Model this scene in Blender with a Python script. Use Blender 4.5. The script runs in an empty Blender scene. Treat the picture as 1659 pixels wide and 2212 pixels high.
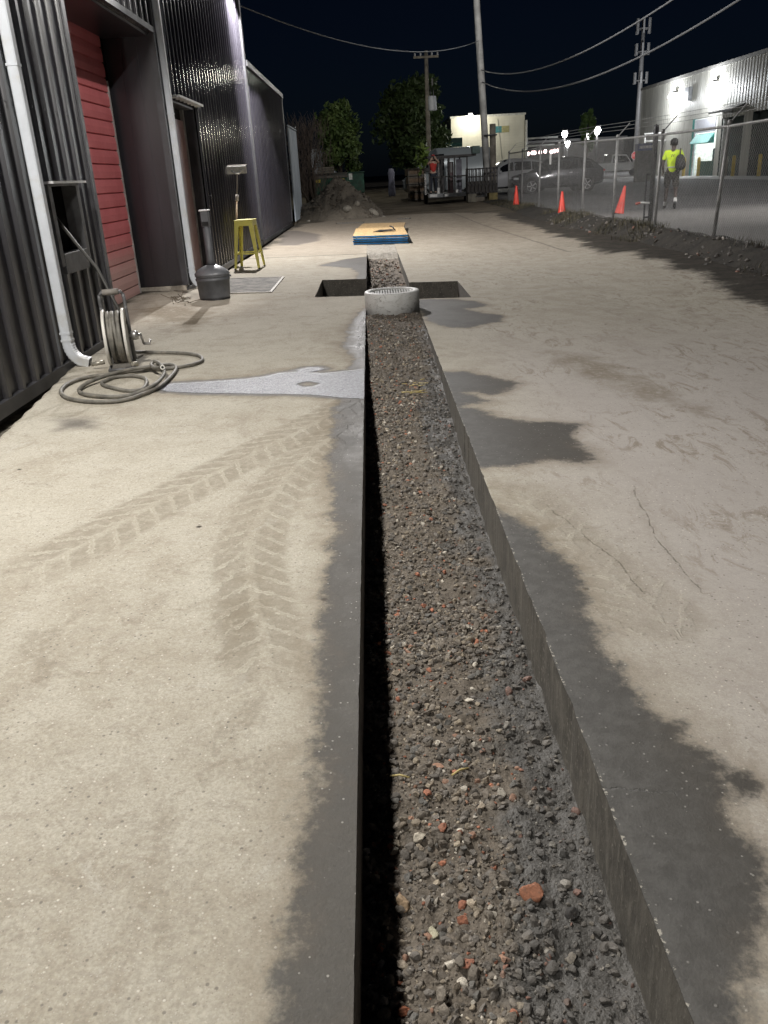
import bpy, bmesh, math, random
import numpy as np
from mathutils import Vector, Matrix
random.seed(7); RNG = np.random.default_rng(11)
SC = bpy.context.scene
COL = SC.collection
R = math.radians

# ------------------------------------------------------------------ survey of the photograph
# calibrated camera: focal length, principal point, horizon and trench vanishing point
F_, CX_, CY_, H_ = 1780., 829.5, 1106., 1.45
def _dir(u, v): return np.array([u - CX_, -(v - CY_), -F_])
_Z = -_dir(CX_ + .0559*F_*F_/728., CY_ + .9984*F_*F_/728.); _Z /= np.linalg.norm(_Z)
_Y = _dir(795., 377.); _Y -= _Z*(_Y @ _Z); _Y /= np.linalg.norm(_Y)
_X = np.cross(_Y, _Z)
CAMM = np.array([_X, _Y, _Z])
EYE = np.array([0., 0., H_])
def _ray(u, v): return CAMM @ _dir(u, v)
def on_z(u, v, z=0.):
    d = _ray(u, v); return EYE + d*((z - H_)/d[2])
def on_x(u, v, X):
    d = _ray(u, v); return EYE + d*(X/d[0])
def on_y(u, v, Y):
    d = _ray(u, v); return EYE + d*(Y/d[1])
SL = .025                                   # the yard falls gently away from the building
def on_yard(u, v, dz=0.):
    d = _ray(u, v); return EYE + d*((dz - H_)/(d[2] + SL*d[0]))

# ------------------------------------------------------------------ numpy noise
def _hash(ix, iy, s):
    h = np.sin(ix*127.1 + iy*311.7 + s*74.7)*43758.5453
    return h - np.floor(h)
def vnoise(x, y, s=0):
    x = np.asarray(x, float); y = np.asarray(y, float)
    ix = np.floor(x); iy = np.floor(y); fx = x - ix; fy = y - iy
    fx = fx*fx*(3 - 2*fx); fy = fy*fy*(3 - 2*fy)
    a = _hash(ix, iy, s); b = _hash(ix+1, iy, s); c = _hash(ix, iy+1, s); d = _hash(ix+1, iy+1, s)
    return (a*(1-fx) + b*fx)*(1-fy) + (c*(1-fx) + d*fx)*fy
def fbm(x, y, s=0, o=4):
    r = 0; a = .5
    for i in range(o):
        r = r + a*vnoise(np.asarray(x)*2**i, np.asarray(y)*2**i, s + i*17); a *= .5
    return r/(1 - .5**o)
def sst(a, b, x):
    t = np.clip((np.asarray(x, float) - a)/(b - a), 0, 1); return t*t*(3 - 2*t)
def gz(x, y):
    """height of the yard"""
    x = np.asarray(x, float); y = np.asarray(y, float)
    z = -SL*np.clip(x, -4, 3.)
    z = z + .075*sst(3., 5.2, x)
    z = z + .1*sst(23, 34, y)*sst(-1, 4, x)
    z = z + .45*sst(42, 62, y)
    edge = np.where(y < 8.7, np.interp(y, [4.2, 4.97, 6.9, 8.4], [-2.36, -2.38, -2.60, -2.62]), np.interp(y, [12.3, 14, 18, 30], [-2.62, -2.50, -2.46, -2.50]))
    on = np.where(y < 8.7, 1 - sst(8.35, 8.5, y), sst(12.3, 12.45, y)*(1 - sst(30, 31, y)))
    z = z - .15*on*sst(0, .05, edge - x)
    return z
def gz1(x, y): return float(gz(x, y))
LOTZ = .15

# ------------------------------------------------------------------ node helpers
class S:
    def __init__(s, nt, sock): s.nt = nt; s.k = sock
    def _m(s, op, o, rev=False):
        n = s.nt.nodes.new('ShaderNodeMath'); n.operation = op
        a, b = (o, s) if rev else (s, o)
        for i, v in enumerate((a, b)):
            if v is None: continue
            if isinstance(v, S): s.nt.links.new(v.k, n.inputs[i])
            else: n.inputs[i].default_value = float(v)
        return S(s.nt, n.outputs[0])
    def __add__(s, o): return s._m('ADD', o)
    __radd__ = __add__
    def __sub__(s, o): return s._m('SUBTRACT', o)
    def __rsub__(s, o): return s._m('SUBTRACT', o, True)
    def __mul__(s, o): return s._m('MULTIPLY', o)
    __rmul__ = __mul__
    def __truediv__(s, o): return s._m('DIVIDE', o)
    def abs(s): return s._m('ABSOLUTE', None)
    def fract(s): return s._m('FRACT', None)
    def sin(s): return s._m('SINE', None)
    def max(s, o): return s._m('MAXIMUM', o)
    def min(s, o): return s._m('MINIMUM', o)
    def gt(s, o): return s._m('GREATER_THAN', o)
    def step(s, a, b, lo=0., hi=1.):
        """smoothstep from lo to hi as the value runs from a to b"""
        n = s.nt.nodes.new('ShaderNodeMapRange'); n.interpolation_type = 'SMOOTHSTEP'
        s.nt.links.new(s.k, n.inputs[0])
        if a > b: a, b, lo, hi = b, a, hi, lo
        for i, v in zip((1, 2, 3, 4), (a, b, lo, hi)): n.inputs[i].default_value = v
        return S(s.nt, n.outputs[0])
class G:
    def __init__(g, name, rough=.6, metal=0., spec=.5):
        g.m = bpy.data.materials.new(name); g.m.use_nodes = True
        g.nt = g.m.node_tree; g.b = g.nt.nodes['Principled BSDF']
        g.set('Roughness', rough); g.set('Metallic', metal); g.set('Specular IOR Level', spec)
    def N(g, t): return g.nt.nodes.new(t)
    def set(g, k, v):
        i = g.b.inputs[k]
        if isinstance(v, S): g.nt.links.new(v.k, i)
        elif isinstance(v, (tuple, list)): i.default_value = (*v[:3], 1)
        else: i.default_value = v
    def pos(g): return S(g.nt, g.N('ShaderNodeNewGeometry').outputs['Position'])
    def obj(g): return S(g.nt, g.N('ShaderNodeTexCoord').outputs['Object'])
    def sep(g, v):
        n = g.N('ShaderNodeSeparateXYZ'); g.nt.links.new(v.k, n.inputs[0]); return [S(g.nt, o) for o in n.outputs]
    def comb(g, x, y, z):
        n = g.N('ShaderNodeCombineXYZ')
        for i, v in enumerate((x, y, z)):
            if isinstance(v, S): g.nt.links.new(v.k, n.inputs[i])
            else: n.inputs[i].default_value = v
        return S(g.nt, n.outputs[0])
    def scale(g, v, sx, sy, sz):
        n = g.N('ShaderNodeVectorMath'); n.operation = 'MULTIPLY'; g.nt.links.new(v.k, n.inputs[0])
        n.inputs[1].default_value = (sx, sy, sz); return S(g.nt, n.outputs[0])
    def noise(g, v, sc, det=4, rough=.55, dist=0.):
        n = g.N('ShaderNodeTexNoise'); g.nt.links.new(v.k, n.inputs['Vector'])
        n.inputs['Scale'].default_value = sc; n.inputs['Detail'].default_value = det
        n.inputs['Roughness'].default_value = rough; n.inputs['Distortion'].default_value = dist
        return S(g.nt, n.outputs['Fac'] if 'Fac' in n.outputs else n.outputs[0])
    def voro(g, v, sc, feat='F1', out='Distance', rnd=1.):
        n = g.N('ShaderNodeTexVoronoi'); n.feature = feat; g.nt.links.new(v.k, n.inputs['Vector'])
        n.inputs['Scale'].default_value = sc; n.inputs['Randomness'].default_value = rnd
        return S(g.nt, n.outputs[out])
    def attr(g, name, out='Fac'):
        n = g.N('ShaderNodeAttribute'); n.attribute_name = name; return S(g.nt, n.outputs[out])
    def mix(g, f, a, b, mode='MIX'):
        n = g.N('ShaderNodeMix'); n.data_type = 'RGBA'; n.blend_type = mode
        for i, v in zip((0, 6, 7), (f, a, b)):
            if isinstance(v, S): g.nt.links.new(v.k, n.inputs[i])
            elif isinstance(v, (tuple, list)): n.inputs[i].default_value = (*v[:3], 1)
            else: n.inputs[i].default_value = v
        return S(g.nt, n.outputs[2])
    def bump(g, h, dist=.01, strength=1., prev=None):
        n = g.N('ShaderNodeBump'); n.inputs['Distance'].default_value = dist; n.inputs['Strength'].default_value = strength
        g.nt.links.new(h.k, n.inputs['Height'])
        if prev is not None: g.nt.links.new(prev.k, n.inputs['Normal'])
        s = S(g.nt, n.outputs[0]); g.nt.links.new(s.k, g.b.inputs['Normal']); return s
def mat(name, col, rough=.6, metal=0., var=.15, sc=6., bump=0., bsc=60., spec=.5, dirt=None, coords='obj', emit=0.):
    """a plain painted/metal/plastic surface with soft procedural wear"""
    g = G(name, rough, metal, spec); v = g.obj() if coords == 'obj' else g.pos()
    n = g.noise(v, sc, 5, .6)
    dark = tuple(c*(1 - var*1.6) for c in col); lite = tuple(min(1, c*(1 + var)) for c in col)
    c = g.mix(n.step(.3, .7), dark, lite)
    if dirt: c = g.mix(g.noise(v, sc*.6, 6, .7).step(.5, .75)*.7, c, dirt)
    g.set('Base Color', c)
    g.set('Roughness', (g.noise(v, sc*3, 3)*.25) + (rough - .12))
    if bump: g.bump(g.noise(v, bsc, 3), bump)
    if emit:
        g.set('Emission Color', col); g.set('Emission Strength', emit)
    return g.m

# ------------------------------------------------------------------ mesh helpers
class MB:
    def __init__(s): s.v = []; s.f = []; s.sm = []
    def add(s, vs, fs, smooth=False, xf=None):
        o = len(s.v)
        s.v += [tuple(xf @ Vector(p)) if xf is not None else tuple(p) for p in vs]
        s.f += [tuple(i + o for i in f) for f in fs]; s.sm += [smooth]*len(fs); return s
    def box(s, x0, x1, y0, y1, z0, z1, xf=None):
        vs = [(x, y, z) for x in (x0, x1) for y in (y0, y1) for z in (z0, z1)]
        return s.add(vs, [(0,1,3,2),(4,6,7,5),(0,4,5,1),(2,3,7,6),(0,2,6,4),(1,5,7,3)], False, xf)
    def cbox(s, c, d, rot=None):
        xf = Matrix.Translation(Vector(c))
        if rot is not None: xf = xf @ rot
        a, b, e = d[0]/2, d[1]/2, d[2]/2
        return s.box(-a, a, -b, b, -e, e, xf)
    def beam(s, p, q, w, h=None):
        p = Vector(p); q = Vector(q); d = q - p
        rot = d.to_track_quat('X', 'Z').to_matrix().to_4x4()
        return s.cbox((p + q)/2, (d.length, w, h or w), rot)
    def tube(s, pts, r, n=8, cap=True, smooth=True, closed=False):
        pts = [Vector(p) for p in pts]; m = len(pts)
        rs = r if isinstance(r, (list, tuple)) else [r]*m
        t0 = (pts[1] - pts[0]).normalized()
        up = Vector((0, 0, 1)) if abs(t0.z) < .9 else Vector((1, 0, 0))
        nrm = (up - t0*up.dot(t0)).normalized()
        vs = []
        for i in range(m):
            if closed: t = (pts[(i+1) % m] - pts[i-1]).normalized()
            elif i == 0: t = t0
            elif i == m-1: t = (pts[i] - pts[i-1]).normalized()
            else: t = (pts[i+1] - pts[i-1]).normalized()
            nrm = nrm - t*nrm.dot(t)
            nrm = nrm.normalized() if nrm.length > 1e-6 else t.orthogonal().normalized()
            bn = t.cross(nrm)
            for k in range(n):
                a = 2*math.pi*k/n
                vs.append(pts[i] + (nrm*math.cos(a) + bn*math.sin(a))*rs[i])
        fs = []
        for i in range(m if closed else m-1):
            j = (i+1) % m
            for k in range(n):
                l = (k+1) % n
                fs.append((i*n+k, i*n+l, j*n+l, j*n+k))
        s.add(vs, fs, smooth)
        if cap and not closed:
            o = len(s.v) - len(vs)
            s.f += [tuple(o + k for k in reversed(range(n))), tuple(o + (m-1)*n + k for k in range(n))]; s.sm += [False]*2
        return s
    def lathe(s, prof, n=24, xf=None, smooth=True):
        vs = []; m = len(prof)
        for r, z in prof:
            for k in range(n):
                a = 2*math.pi*k/n; vs.append((r*math.cos(a), r*math.sin(a), z))
        fs = [(i*n+k, i*n+(k+1) % n, (i+1)*n+(k+1) % n, (i+1)*n+k) for i in range(m-1) for k in range(n)]
        if prof[0][0] > 1e-5: fs.append(tuple(reversed(range(n))))
        if prof[-1][0] > 1e-5: fs.append(tuple((m-1)*n + k for k in range(n)))
        return s.add(vs, fs, smooth, xf)
    def prism(s, poly, y0, y1, xf=None):
        """poly in (x, z), extruded along y"""
        n = len(poly)
        vs = [(x, y0, z) for x, z in poly] + [(x, y1, z) for x, z in poly]
        fs = [tuple(range(n)), tuple(reversed(range(n, 2*n)))] + [(i, n+i, n+(i+1) % n, (i+1) % n) for i in range(n)]
        return s.add(vs, fs, False, xf)
    def quad(s, a, b, c, d): return s.add([a, b, c, d], [(0, 1, 2, 3)])
    def build(s, name, m, parent=None, world=False, bevel=0., seg=2):
        me = bpy.data.meshes.new(name)
        vs = s.v
        if world and parent is not None:
            w = parent.location; par = parent.parent
            ox = Vector(w)
            while par is not None: ox = ox + par.location; par = par.parent
            vs = [(p[0]-ox.x, p[1]-ox.y, p[2]-ox.z) for p in vs]
        me.from_pydata(vs, [], s.f); me.validate()
        if len(me.polygons) == len(s.sm): me.polygons.foreach_set('use_smooth', s.sm)
        bm = bmesh.new(); bm.from_mesh(me); bmesh.ops.recalc_face_normals(bm, faces=bm.faces); bm.to_mesh(me); bm.free()
        return link(name, me, m, parent, bevel, seg)
def link(name, me, m, parent=None, bevel=0., seg=2):
    o = bpy.data.objects.new(name, me); COL.objects.link(o)
    if m is not None: me.materials.append(m)
    if parent is not None: o.parent = parent
    if bevel:
        b = o.modifiers.new('bevel', 'BEVEL'); b.width = bevel; b.segments = seg; b.limit_method = 'ANGLE'; b.angle_limit = R(40)
    return o
def tag(o, label, cat, group=None):
    o['label'] = label; o['category'] = cat
    if group: o['group'] = group
    return o
def thing(name, label, cat, loc=(0, 0, 0), rz=0., group=None):
    o = bpy.data.objects.new(name, None); COL.objects.link(o); o.empty_display_size = .2
    o.location = [float(c) for c in loc]; o.rotation_euler = (0, 0, rz)
    return tag(o, label, cat, group)
def struct(o): o['kind'] = 'structure'; return o
def copy_tree(o, parent=None):
    c = o.copy(); COL.objects.link(c); c.parent = parent
    for ch in list(o.children): copy_tree(ch, c)
    return c
def grid_mesh(name, xs, ys, zf, m, keep=None, attrs=None, smooth=True, warp=None):
    nx, ny = len(xs), len(ys)
    X, Y = np.meshgrid(xs, ys)
    if warp is not None: X = warp(X, Y)
    Z = zf(X, Y)
    co = np.stack([X, Y, Z], -1).reshape(-1, 3)
    i = np.arange(nx*ny).reshape(ny, nx)
    q = np.stack([i[:-1, :-1], i[:-1, 1:], i[1:, 1:], i[1:, :-1]], -1)
    if keep is not None:
        q = q[keep]
    q = q.reshape(-1, 4)
    me = bpy.data.meshes.new(name)
    me.vertices.add(len(co)); me.vertices.foreach_set('co', co.ravel())
    me.loops.add(q.size); me.loops.foreach_set('vertex_index', q.ravel())
    me.polygons.add(len(q)); me.polygons.foreach_set('loop_start', np.arange(len(q))*4)
    try: me.polygons.foreach_set('loop_total', np.full(len(q), 4))
    except Exception: pass
    me.update(calc_edges=True)
    me.polygons.foreach_set('use_smooth', np.full(len(q), smooth))
    for k, v in (attrs or {}).items():
        a = me.attributes.new(k, 'FLOAT', 'POINT'); a.data.foreach_set('value', v.ravel().astype(np.float32))
    return link(name, me, m)

# ------------------------------------------------------------------ signed distances for stains and prints
def sdf_poly(P, poly):
    poly = np.asarray(poly)[:, :2]; d = np.full(len(P), 1e9); inside = np.zeros(len(P), bool)
    n = len(poly)
    for i in range(n):
        a = poly[i]; b = poly[(i+1) % n]; e = b - a; w = P - a
        t = np.clip((w @ e)/max(e @ e, 1e-12), 0, 1)
        q = w - t[:, None]*e; d = np.minimum(d, (q*q).sum(1))
        c = ((a[1] <= P[:, 1]) & (b[1] > P[:, 1])) | ((b[1] <= P[:, 1]) & (a[1] > P[:, 1]))
        if abs(e[1]) > 1e-12:
            xi = a[0] + (P[:, 1] - a[1])/e[1]*e[0]
            inside ^= c & (P[:, 0] < xi)
    return np.where(inside, -1, 1)*np.sqrt(d)
def line_uv(P, pts):
    """signed distance to a polyline and arc length along it"""
    pts = np.asarray(pts)[:, :2]; best = np.full(len(P), 1e9); u = np.zeros(len(P)); v = np.zeros(len(P)); L = 0.
    for a, b in zip(pts[:-1], pts[1:]):
        e = b - a; l = np.linalg.norm(e); w = P - a; t = np.clip((w @ e)/(l*l), 0, 1)
        q = w - t[:, None]*e; d = np.sqrt((q*q).sum(1)); m = d < best
        sg = np.sign(e[0]*w[:, 1] - e[1]*w[:, 0])
        best[m] = d[m]; u[m] = (L + t*l)[m]; v[m] = (sg*d)[m]; L += l
    return u, v, best
def YP(pts): return np.array([on_yard(*p) for p in pts])

# ==================================================================================================
# SETTING: yard with its saw-cut trench
# ==================================================================================================
TX0, TX1 = -.113, .508
HOLES = [(TX0, TX1, -1.5, 19.5), (-.78, TX0, 11.0, 12.9), (TX1, 1.21, 10.57, 12.28),
         (-1.15, -.2, 28.7, 29.55), (.92, 1.4, 29.9, 30.7)]
def ragged(x, y):
    """the saw cut wanders and chips a little along both long edges of the trench"""
    x = np.asarray(x, float); y = np.asarray(y, float)
    on = (np.abs(x - TX0) < 1e-6) | (np.abs(x - TX1) < 1e-6)
    sg = np.where(x < .2, -1, 1)
    return np.where(on & (y < 17), x + sg*np.where(sg < 0, .2, .6)*(np.maximum(fbm(y*9, x*3, 31, 5) - .55, 0)*.05 + (fbm(y*2.2, x*3, 33, 3) - .5)*.010), x)
def axis(segs, exact):
    out = []
    for a, b, s in segs: out += list(np.arange(a, b - 1e-6, s))
    out.append(segs[-1][1]); out = np.array(out)
    ex = np.array(exact); out = out[np.min(np.abs(out[:, None] - ex[None]), 1) > .012]
    return np.sort(np.concatenate([out, ex]))
xs = axis([(-70, -10, 6), (-10, -3.4, .6), (-3.4, -2.75, .06), (-2.75, 2.2, .03), (2.2, 5.9, .08)],
          sorted({h[0] for h in HOLES} | {h[1] for h in HOLES}))
ys = axis([(-1.5, 6, .03), (6, 9, .05), (9, 14, .08), (14, 20, .12), (20, 34, .25), (34, 60, .8), (60, 160, 6)],
          sorted({h[2] for h in HOLES} | {h[3] for h in HOLES}))
Xg, Yg = np.meshgrid(xs, ys); P2 = np.stack([Xg.ravel(), Yg.ravel()], 1)
wetpolys = [
 # band along the left edge of the trench
 [(790,662),(768,685),(752,715),(742,750),(765,775),(752,800),(735,850),(722,890),(714,950),(708,990),(716,1010),(722,1060),(716,1110),(720,1150),(712,1200),(700,1270),(690,1340),(682,1400),(684,1450),(690,1520),(690,1580),(680,1650),(662,1750),(642,1840),(628,1950),(618,2060),(612,2250),(850,2250),(850,1500),(830,662)],
 # stains right of the trench, from the ring towards the camera
 [(895,647),(985,646),(1020,650),(1062,660),(1005,667),(1030,674),(1083,681),(1078,695),(1010,708),(960,706),(925,692),(905,672)],
 [(915,806),(1000,803),(1062,813),(1122,828),(1095,842),(1062,853),(1030,846),(1000,848),(1062,866),(1010,872),(1000,880),(1045,888),(1080,900),(1140,912),(1200,912),(1253,917),(1225,936),(1262,968),(1287,992),(1265,1002),(1200,995),(1150,1000),(1090,1006),(1040,1012),(1000,1000),(925,860)],
 [(1020,1080),(1075,1100),(1125,1125),(1165,1165),(1215,1200),(1250,1240),(1262,1290),(1278,1345),(1310,1400),(1352,1480),(1405,1540),(1470,1562),(1500,1610),(1540,1640),(1566,1665),(1560,1700),(1590,1760),(1612,1820),(1640,1870),(1634,1940),(1668,2010),(1655,2090),(1600,2160),(1570,2260),(1380,2260),(1120,1500),(990,1080)],
 [(800,553),(735,562),(688,574),(757,579),(775,590),(768,602),(800,604)],
 [(1572,1680),(1600,1672),(1628,1690),(1622,1712),(1590,1712)],
]
wet = np.min([sdf_poly(P2, YP(p)) for p in wetpolys], 0)
pud = np.minimum(sdf_poly(P2, YP([(335,838),(360,829),(420,826),(500,821),(560,815),(600,806),(640,803),(700,806),(760,800),(792,795),(792,862),(740,860),(690,854),(600,851),(500,850),(430,849),(360,846)])),
                 sdf_poly(P2, YP([(640,800),(660,794),(690,793),(705,797),(680,803),(650,806)])))
pud = np.maximum(pud, -sdf_poly(P2, YP([(640,829),(665,824),(690,828),(680,834),(655,835)])))
pud2 = sdf_poly(P2, YP([(790,668),(772,690),(766,720),(762,760),(778,790),(792,800)]))
soil = np.min([sdf_poly(P2, YP([(1300,538),(1360,550),(1420,574),(1480,602),(1545,634),(1600,658),(1700,700),(1800,640),(1700,480),(1400,470),(1300,470)])),
               sdf_poly(P2, [(-12, 3), (-2.5, 3), (-2.44, 5.0), (-2.54, 6.0), (-2.70, 6.9), (-2.72, 8.3), (-3.2, 8.6), (-3.2, 12.0), (-2.7, 12.3), (-2.62, 14.0), (-2.56, 17.6), (-2.30, 19.0), (-2.45, 26), (-2.0, 29.5), (-1.3, 31.5), (.5, 33.5), (3, 32.5), (4.2, 30), (4.3, 22), (4.1, 15), (9, 15), (9, 200), (-90, 200), (-90, 3)])], 0)
brown = np.min([sdf_poly(P2, YP([(1040,1020),(1090,1035),(1130,1020),(1160,1060),(1130,1110),(1180,1130),(1120,1135),(1060,1090)])),
                sdf_poly(P2, YP([(1180,760),(1300,770),(1450,840),(1560,900),(1640,960),(1500,900),(1350,850),(1230,800)])),
                sdf_poly(P2, YP([(430,1330),(500,1250),(580,1200),(600,1330),(540,1420),(470,1400)])),
                sdf_poly(P2, YP([(390,690),(480,668),(430,720),(370,720)])),
                sdf_poly(P2, YP([(300,665),(420,650),(415,690),(330,710)]))], 0)
oil = np.minimum(sdf_poly(P2, YP([(112,908),(150,903),(205,905),(200,925),(130,928)])),
                 sdf_poly(P2, YP([(608,500),(640,498),(690,506),(690,520),(640,530),(600,530)])))
attrs = dict(wet=wet, pud=pud, pud2=pud2, soil=soil, brown=brown, oil=oil)
tr = [[(-90,1325),(20,1262),(110,1212),(200,1166),(330,1092),(450,1030),(560,975),(640,935),(720,893),(770,868)],
      [(600,1600),(575,1420),(558,1330),(540,1240),(545,1160),(580,1085),(630,1015),(690,962),(745,925)],
      [(1040,1015),(1110,1060),(1180,1125),(1250,1190),(1340,1265),(1420,1330)]]
for i, t in enumerate(tr):
    u, v, b = line_uv(P2, YP(t)); attrs[f't{i}u'] = u; attrs[f't{i}v'] = v; attrs[f't{i}b'] = b
cracks = [[(1170,1085),(1215,1118),(1262,1152),(1300,1185),(1340,1215),(1362,1250),(1390,1275)],
          [(1372,1060),(1395,1110),(1420,1165),(1452,1200),(1475,1235),(1512,1270)],
          [(1300,1703),(1340,1700),(1400,1708)]]
cv = np.full(len(P2), 9.)
for c in cracks:
    u, v, b = line_uv(P2, YP(c)); m = b < np.abs(cv); cv[m] = v[m]
attrs['crack'] = cv; attrs['crackb'] = np.abs(cv)
u, v, b = line_uv(P2, [(-2.4, 16.9), (-1.2, 17.05), (TX0, 17.2)]); attrs['joint'] = v; attrs['jointb'] = b
u, v, b = line_uv(P2, [(3.0, 33), (3.25, 26), (3.5, 20), (3.65, 16)]); attrs['joint2'] = v; attrs['joint2b'] = b
cxm = (xs[:-1] + xs[1:])/2; cym = (ys[:-1] + ys[1:])/2
CXm, CYm = np.meshgrid(cxm, cym); hole = np.zeros(CXm.shape, bool)
for a, b, c, d in HOLES: hole |= (CXm > a) & (CXm < b) & (CYm > c) & (CYm < d)

def yard_material():
    g = G('yard_concrete', .85); p = g.pos()
    n1 = g.noise(p, .7, 5, .6, .6); n2 = g.noise(p, 4, 6, .65); n3 = g.noise(p, 22, 5, .65); n4 = g.noise(p, 130, 3, .6)
    streak = g.noise(g.scale(p, 1.0, .35, 1), 2.2, 6, .7, 1.2)
    c = g.mix(n1.step(.35, .65), (.375, .335, .268), (.472, .438, .365))
    c = g.mix(n2.step(.38, .66)*.6, c, (.53, .50, .428))
    c = g.mix(streak.step(.52, .72)*.5, c, (.235, .19, .14))
    c = g.mix(g.noise(p, 9, 6, .75, .8).step(.54, .66)*.42, c, (.235, .19, .14)); c = g.mix(g.noise(p, 1.6, 7, .7, 1.5).step(.55, .68)*.5, c, (.25, .215, .165)); c = g.mix(g.noise(p, 2.7, 7, .75, 1.).step(.58, .70)*.45, c, (.58, .56, .51))
    c = g.mix(n3.step(.3, .75)*.5, c, g.mix(.5, c, (.5, .47, .41)))
    c = g.mix(n4.step(.35, .65)*.34, c, (.22, .2, .17)); n5 = g.noise(p, 55, 4, .7); c = g.mix(n5.step(.52, .68)*.35, c, (.24, .21, .17)); c = g.mix(n5.step(.48, .34)*.28, c, (.60, .57, .49))
    # cooler lamplight on the right, tinted into the near slab's colour
    X, Y, Z = g.sep(p)
    side_r = (X + n1*.8).step(.7, 1.8)*Y.step(10., 5.)
    c = g.mix(side_r*.65, c, (.435, .402, .395))
    brk = g.noise(g.scale(p, 1.6, .55, 1), 5.5, 8, .78, .9)
    c = g.mix((X + n1*.8).step(.7, 1.8)*brk.step(.50, .62)*n1.step(.35, .6)*.75, c, (.235, .195, .15))
    c = g.mix(g.noise(g.scale(p, 1., 2.6, 1), 3.2, 8, .8, .6).step(.57, .66)*n2.step(.4, .6)*.4, c, (.20, .17, .13))
    ds = g.noise(g.scale(p, 2.2, 7., 1), 4.5, 6, .75)
    c = g.mix(ds.step(.63, .69)*Y.step(3., 6.)*(X*.5 + n1).step(.5, 1.6)*.75, c, (.12, .10, .08))
    far = (Y + (n1 - .5)*8).step(11, 24)  # dirtier far slab, darkened further to offset the lamp's brightness there
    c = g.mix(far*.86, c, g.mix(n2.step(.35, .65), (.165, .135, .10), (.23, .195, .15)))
    c = g.mix((Y + (n2 - .5)*.4).step(17.1, 17.3)*(X*-1.).step(.1, .3)*.35, c, (.20, .165, .13))
    # exposed aggregate: pale and dark flecks
    vs = g.voro(p, 55, 'F1', 'Distance'); vr = g.voro(p, 55, 'F1', 'Color'); vr1 = g.sep(vr)[0]
    fleck = vs.step(.22, .12)*vr1.gt(.8)
    c = g.mix(fleck*.8, c, (.68, .64, .57))
    fl2 = vs.step(.3, .15)*(1 - vr1).gt(.84)
    c = g.mix(fl2*.6, c, (.12, .11, .10))
    spot = g.voro(p, 5.5); sr = g.sep(g.voro(p, 5.5, 'F1', 'Color'))[1]
    c = g.mix(spot.step(.10, .04)*sr.gt(.82), c, (.07, .06, .05))
    v3 = g.voro(p, 150); r3 = g.sep(g.voro(p, 150, 'F1', 'Color'))[0]; c = g.mix(v3.step(.35, .15)*r3.gt(.72)*.45, c, (.60, .56, .49)); c = g.mix(v3.step(.35, .15)*(1 - r3).gt(.8)*.4, c, (.16, .14, .12))
    # brown mud films
    br = (g.attr('brown') + (n2 - .5)*.7 + (n3 - .5)*.3 + (n1 - .5)*.5).step(.10, -.22)
    c = g.mix(br*n3.step(.25, .55)*.7, c, (.20, .165, .115))
    oil = (g.attr('oil') + (n2 - .5)*.25).step(.1, -.1)
    c = g.mix(oil*.75, c, (.09, .08, .075))
    # tyre prints
    lug_h = None
    for i, (hw, ptc, amt, ph) in enumerate([(.19, .14, .8, 0), (.17, .135, .75, 1), (.2, .15, .28, 2)]):
        u = g.attr(f't{i}u'); v = g.attr(f't{i}v')
        vw = v + (n2 - .5)*.05 + (n3 - .5)*.02
        side = vw.gt(0.)
        t = ((u + vw.abs()*1.0 + side*ptc*.5 + (n3 - .5)*.10 + (n2 - .5)*.10)/ptc).fract()
        blkm = (t - .5 + (n3 - .5)*.5).abs().step(.46, .30)
        gap = (vw + (n3 - .5)*.02).abs().step(.012, .03)
        b_ = g.attr(f't{i}b') + (n2 - .5)*.10 + (n3 - .5)*.06
        inside = b_.step(hw, hw - .05)*(n1*.7 + n2*.7 + (n3 - .5)*.6 + .12).step(.5, .95)*u.step(.05, .6)
        blk = inside*blkm*gap
        c = g.mix(inside*.30, c, (.26, .225, .17))
        c = g.mix(blk*amt*n3.step(.15, .6)*.62, c, (.215, .185, .142))
        edge = inside*(t - .5).abs().step(.36, .41)*(t - .5).abs().step(.49, .44)*n3.step(.4, .6)
        c = g.mix(edge*.5, c, (.56, .52, .44))
        lug_h = blk if lug_h is None else lug_h.max(blk)
    # cracks and slab joints
    cr = (g.attr('crack') + (n3 - .5)*.035 + (n2 - .5)*.07).abs() + g.attr('crackb').step(.07, .12)*2.
    c = g.mix(cr.step(.006, .001)*n3.step(.40, .55)*.42, c, (.15, .13, .105))
    c = g.mix(cr.step(.06, .0)*n3.step(.3, .6)*.22, c, (.20, .17, .13))
    jt = (g.attr('joint') + (n2 - .5)*.05).abs().step(.05, .02)*g.attr('jointb').step(.2, .1)
    jt = jt*1.15
    jt2 = (g.attr('joint2') + (n2 - .5)*.12).abs().step(.05, .01)*g.attr('joint2b').step(.2, .1)*.6
    c = g.mix(jt.max(jt2)*.85, c, (.07, .06, .05))
    # soil
    so = (g.attr('soil') + (n1 - .5)*1.2 + (n2 - .5)*.45 + (n3 - .5)*.2).step(.16, -.16)
    soc = g.mix(n2.step(.3, .7), (.030, .027, .022), (.066, .057, .046))
    soc = g.mix(n3.step(.56, .76)*.45, soc, (.14, .118, .092))
    farm = Y.step(27, 34)
    soc = g.mix(farm, soc, g.mix(n1.step(.35, .65), (.09, .075, .055), (.17, .14, .10)))
    c = g.mix(so, c, soc)
    # wet stains: darker, smoother
    n5 = g.noise(p, 55, 4, .7)
    wd = g.attr('wet') + (n2 - .5)*.20 + (n3 - .5)*.12 + (n5 - .5)*.09
    wd = wd.min(g.attr('pud') - .05 + (n2 - .5)*.12)
    w = wd.step(.04, -.035); halo = wd.step(.15, 0.)*n3.step(.25, .6); tide = wd.step(-.10, -.01)*w
    c = g.mix(halo*.5, c, (.20, .16, .115))
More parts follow.
